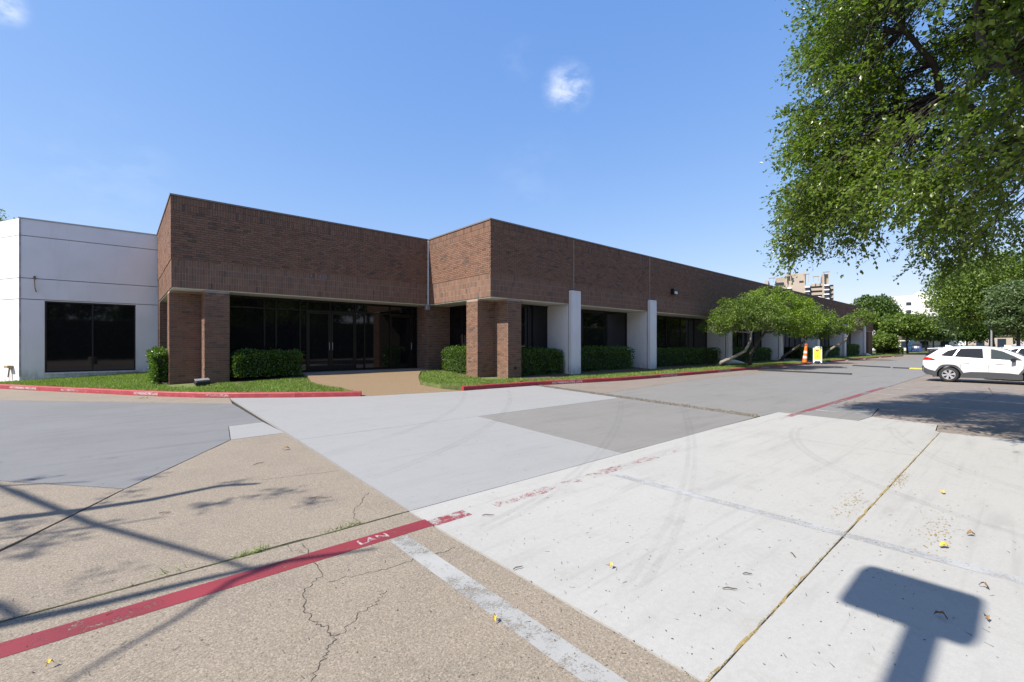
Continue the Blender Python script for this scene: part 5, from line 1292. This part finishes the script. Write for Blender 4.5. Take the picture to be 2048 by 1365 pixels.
# ------------------------------------------------------------------ far things
M['beige'] = simple('beige_precast', (.36, .30, .25), .85, .06, .05); M['tan'] = simple('tan_panel', (.32, .26, .205), .85, .05, .05); M['whitefar'] = simple('white_concrete_far', (.70, .69, .68), .85, .03, .02)
def tower():
    T = 400.0; px0 = 1596; cx_, cy_ = AT(px0, T); rt = empty('office_tower', (cx_, cy_, 0)); tag(rt, 'stepped beige office tower with dark window bands rising behind the roof', 'building')
    f = ray(px0); f = Vector((f[0], f[1], 0)).normalized(); rt.rotation_euler.z = math.atan2(f.y, f.x)-R(90)   # local +y away from camera
    k = Vector(ray(px0)).length; s = T*k/FPX      # metres per photo pixel at the tower (perpendicular)
    cosb = 1.0/k
    X_ = lambda px: (px-px0)*T/FPX*cosb
    Z_ = lambda py: ZAT(py, T)
    def blk(a, c, top, d0, d1, m, name):
        b = MB(); b.box(X_(a), X_(c), d0, d1, 0, Z_(top)); return b.build(name, M[m], rt)
    core = blk(1529, 1665, 573, 4, 40, 'farglass', 'glass_core')
    blk(1527, 1534, 556, 3, 30, 'beige', 'stair_tower'); blk(1550, 1571.5, 552.5, 2.0, 30, 'tan', 'plant_room'); blk(1571.5, 1608, 547, 1.5, 30, 'beige', 'plant_room')
    blk(1607.5, 1611.5, 542.5, .5, 30, 'beige', 'pier'); blk(1570.5, 1575, 544.5, .5, 30, 'beige', 'pier'); blk(1643.5, 1648, 551, .8, 30, 'beige', 'pier'); blk(1648, 1655.5, 552, 2.5, 30, 'tan', 'plant_room'); blk(1643, 1646, 554, 3, 30, 'tan', 'plant_room')
    # floor bands
    for j in range(9):
        y = 570.5+j*8.7
        for a, c, dy, d0 in ((1549, 1571, -2.5, 1.8), (1586, 1608, 2.2, 1.6), (1622, 1644, -1.0, 1.8), (1659, 1665.5, 6.2, 2.5)):
            yy = y+dy; 
            b = MB(); b.box(X_(a), X_(c), d0, 6, Z_(yy+4.9), Z_(yy)); b.build('floor_band', M['beige'], rt)
        for a, c, dy in ((1537, 1547, -1), (1573.5, 1583, 4.5), (1609.5, 1619.5, 4.3), (1646.5, 1656.5, 3.0)):
            yy = y+dy; b = MB(); b.box(X_(a), X_(c), -2.0, 6, Z_(yy+2.2), Z_(yy)); b.build('balcony_band', M['whitefar'], rt)
            b = MB(); b.box(X_(a)+.3, X_(c)-.3, -1.4, 5, Z_(yy+8.6), Z_(yy+2.3)); b.build('bay_window', M['farglass'], rt)
    blk(1586, 1608, 566, 1.7, 20, 'beige', 'upper_wall')
    b = MB(); b.box(X_(1598.5), X_(1607), 1.2, 3, Z_(565.5), Z_(562.2)); b.build('louvre', M['black'], rt)
    blk(1549, 1571, 560, 1.8, 20, 'beige', 'upper_wall'); b = MB(); b.box(X_(1550), X_(1567), 1.2, 3, Z_(567.5), Z_(562.7)); b.build('window', M['farglass'], rt)
    for a, c, t0, t1 in ((1536.5, 1546.5, 553.5, 562), (1572, 1582, 552, 561), (1608, 1618, 550.5, 566), (1626, 1636.5, 556.5, 566), (1645, 1655.8, 549, 566)):
        b = MB(); th = .55
        for x in (X_(a), X_(c)-th): b.box(x, x+th, -1.5, -1.5+th, Z_(t1), Z_(t0))
        b.box(X_(a)-.4, X_(c)+.4, -1.7, 1.0, Z_(t0), Z_(t0)+.7); b.build('roof_frame', M['beige'], rt)
tower()
def white_block():
    T = 210.0; px0 = 1850; cx_, cy_ = AT(px0, T); rt = empty('white_block_building', (cx_, cy_, 0)); tag(rt, 'plain white building with small square windows behind the trees', 'building')
    f = ray(px0); rt.rotation_euler.z = math.atan2(f[1], f[0])-R(90)+R(8); k = np.linalg.norm(ray(px0)); X_ = lambda px: (px-px0)*T/FPX/k; Z_ = lambda py: ZAT(py, T)
    b = MB(); b.box(X_(1772), X_(1835), 0, 30, 0, Z_(590.5)); b.build('wall', M['whitefar'], rt)
    b = MB(); b.box(X_(1835), X_(1985), -.6, 30, 0, Z_(584)); b.build('wall', M['whitefar'], rt)
    b = MB(); b.box(X_(1843), X_(1861), -.75, -.55, Z_(589.3), Z_(587.8)); b.build('vent_slot', M['black'], rt)
    for row in range(3):
        for i in range(9):
            a = 1849+i*9.2; b = MB(); b.box(X_(a), X_(a+5.2), -.66, -.3, Z_(609.5+row*16), Z_(602.5+row*16)); w = b.build('window', M['beige'], rt)
            b = MB(); b.box(X_(a)+.12, X_(a+5.2)-.5, -.74, -.6, Z_(609.5+row*16)+.15, Z_(602.5+row*16)-.25); b.build('pane', M['farglass'], w)
    for row in range(3):
        b = MB(); b.box(X_(1811), X_(1822), -.1, .3, Z_(610+row*16), Z_(603.5+row*16)); b.build('window', M['farglass'], rt)
white_block()
def low_house(px, t, w, h, label, wall):
    x, y = AT(px, t); rt = empty('low_building', (x, y, 0)); tag(rt, label, 'building'); f = ray(px); rt.rotation_euler.z = math.atan2(f[1], f[0])-R(90)
    b = MB(); b.box(-w/2, w/2, 0, 12, -.1, h); b.build('wall', M[wall], rt)
    b = MB(); b.box(-w/2-.4, w/2+.4, -.4, 12.4, h, h+.3); b.build('roof', M['coping'], rt)
    for k in range(int(w/4)):
        b = MB(); b.box(-w/2+1.2+k*4, -w/2+2.8+k*4, -.06, .1, .9, h-.7); b.build('window', M['farglass'], rt)
low_house(1800, 125, 26, 3.4, 'low pale building behind the black fence', 'whitefar'); low_house(1900, 128, 24, 4.0, 'low beige building behind the parked car', 'beige')
# black fence
def fence():
    a = Vector((*AT(1748, 92), 0)); c = Vector((*AT(1990, 92), 0)); L = (c-a).length; t = (c-a)/L; rt = empty('metal_fence', a); tag(rt, 'black metal fence across the grass at the end of the drive', 'fence')
    for z in (.25, 1.45):
        b = MB(); b.bar(t*0+Vector((0, 0, z)), t*L+Vector((0, 0, z)), .06, .08); b.build('rail', M['black'], rt)
    n = int(L/2.2)
    for i in range(n+1):
        b = MB(); p = t*(L*i/n); b.bar(p+Vector((0, 0, -.1)), p+Vector((0, 0, 1.7)), .12, .12); b.build('post', M['black'], rt)
    b = MB(); m = int(L/.28)
    for i in range(m): p = t*(L*i/m); b.bar(p+Vector((0, 0, .1)), p+Vector((0, 0, 1.6)), .03, .03)
    stuff(b.build('pickets', M['black'], rt))
fence()
vg = MB(); vg.prism([AT(1735, 86), AT(2300, 86), AT(2300, 180), AT(1600, 200), AT(1700, 110)], -.1, .06); struct(vg.build('verge', M['turf']))
pth = MB(); pth.prism([AT(1800, 80), AT(2300, 74), AT(2300, 82), AT(1795, 85.5)], -.1, .05); struct(pth.build('pavement', M['walk']))
hx0, hy0 = AT(1752, 79); hx1, hy1 = AT(1800, 77)
hedge(hx0, hx1+1.5, hy1-.2, hy0, .05, 1.15, 'low green hedge at the end corner of the drive', 5000, .12, 'leaf_mid', 'clipped hedges along the building')
def banner():
    x, y = AT(1820, 97); rt = empty('feather_banner', (x, y, 0)); tag(rt, 'light blue feather banner standing on the grass by the fence', 'banner'); f = ray(1820); rt.rotation_euler.z = math.atan2(f[1], f[0])-R(90)
    b = MB(); b.tube([(-.5, 0, -.1), (-.45, 0, 1.2), (-.2, 0, 2.3), (.3, 0, 2.6)], .03, 6); b.build('pole', M['grey_metal'], rt)
    b = MB(); P = [(-.45, .2), (.1, .25), (.35, 1.6), (.55, 2.5), (.3, 2.58), (-.18, 2.28), (-.42, 1.2)]; n = len(P); b.add([(x_, -.01+.05*math.sin(z_*3), z_) for x_, z_ in P]+[(x_, .012+.05*math.sin(z_*3), z_) for x_, z_ in P], [tuple(range(n)), tuple(range(n, 2*n))[::-1]]+[(i, (i+1) % n, n+(i+1) % n, n+i) for i in range(n)]); b.build('cloth', simple('light_blue_cloth', (.25, .45, .72), .8), rt)
banner()
def dumpster():
    x, y = AT(1831, 100); rt = empty('blue_bin', (x, y, .0)); tag(rt, 'dark blue waste container behind the fence', 'waste bin'); f = ray(1831); rt.rotation_euler.z = math.atan2(f[1], f[0])-R(90)
    b = MB(); b.prism([(-1.0, -.6), (1.0, -.6), (1.0, .7), (-1.0, .7)], .15, 1.7); b.build('tub', simple('blue_steel', (.03, .06, .22), .5), rt, bevel=.05)
    b = MB(); b.obox((0, .05, 1.78), (1.06, 0, 0), (0, .7, .08), (0, 0, .05)); b.build('lid', M['black'], rt)
    b = MB(); b.box(-.6, .6, -.63, -.605, .9, 1.35); b.build('white_label', M['reflect'], rt)
    for sx in (-.8, .8):
        b = MB(); b.box(sx-.08, sx+.08, -.5, .6, 0, .16); b.build('skid', M['black'], rt)
dumpster()
def pole():
    x, y = AT(1983, 52); zt = ZAT(640, 52); rt = empty('light_pole', (x, y, 0)); tag(rt, 'pale grey metal pole behind the white car', 'pole')
    b = MB(); b.lathe([(0, 0), (.22, 0), (.22, .5), (.1, .55), (.1, .5)], 16); b.build('footing', M['kerbraw'], rt)
    b = MB(); b.lathe([(.10, .5), (.085, zt*.7), (.07, zt+1.5), (0, zt+1.5)], 14); b.build('shaft', M['grey_metal'], rt, smooth=True)
    b = MB(); b.obox((0, 0, zt+1.55), (.3, 0, 0), (0, .3, 0), (0, 0, .09)); b.build('lamp_head', M['bronze'], rt, bevel=.03)
pole()
# drive beyond the lot, so the far end does not show bare earth
rd = MB(); rd.prism([(96, -16), (200, -16), (200, 9), (96, 9)], -.1, -.01); struct(rd.build('road', M['road']))
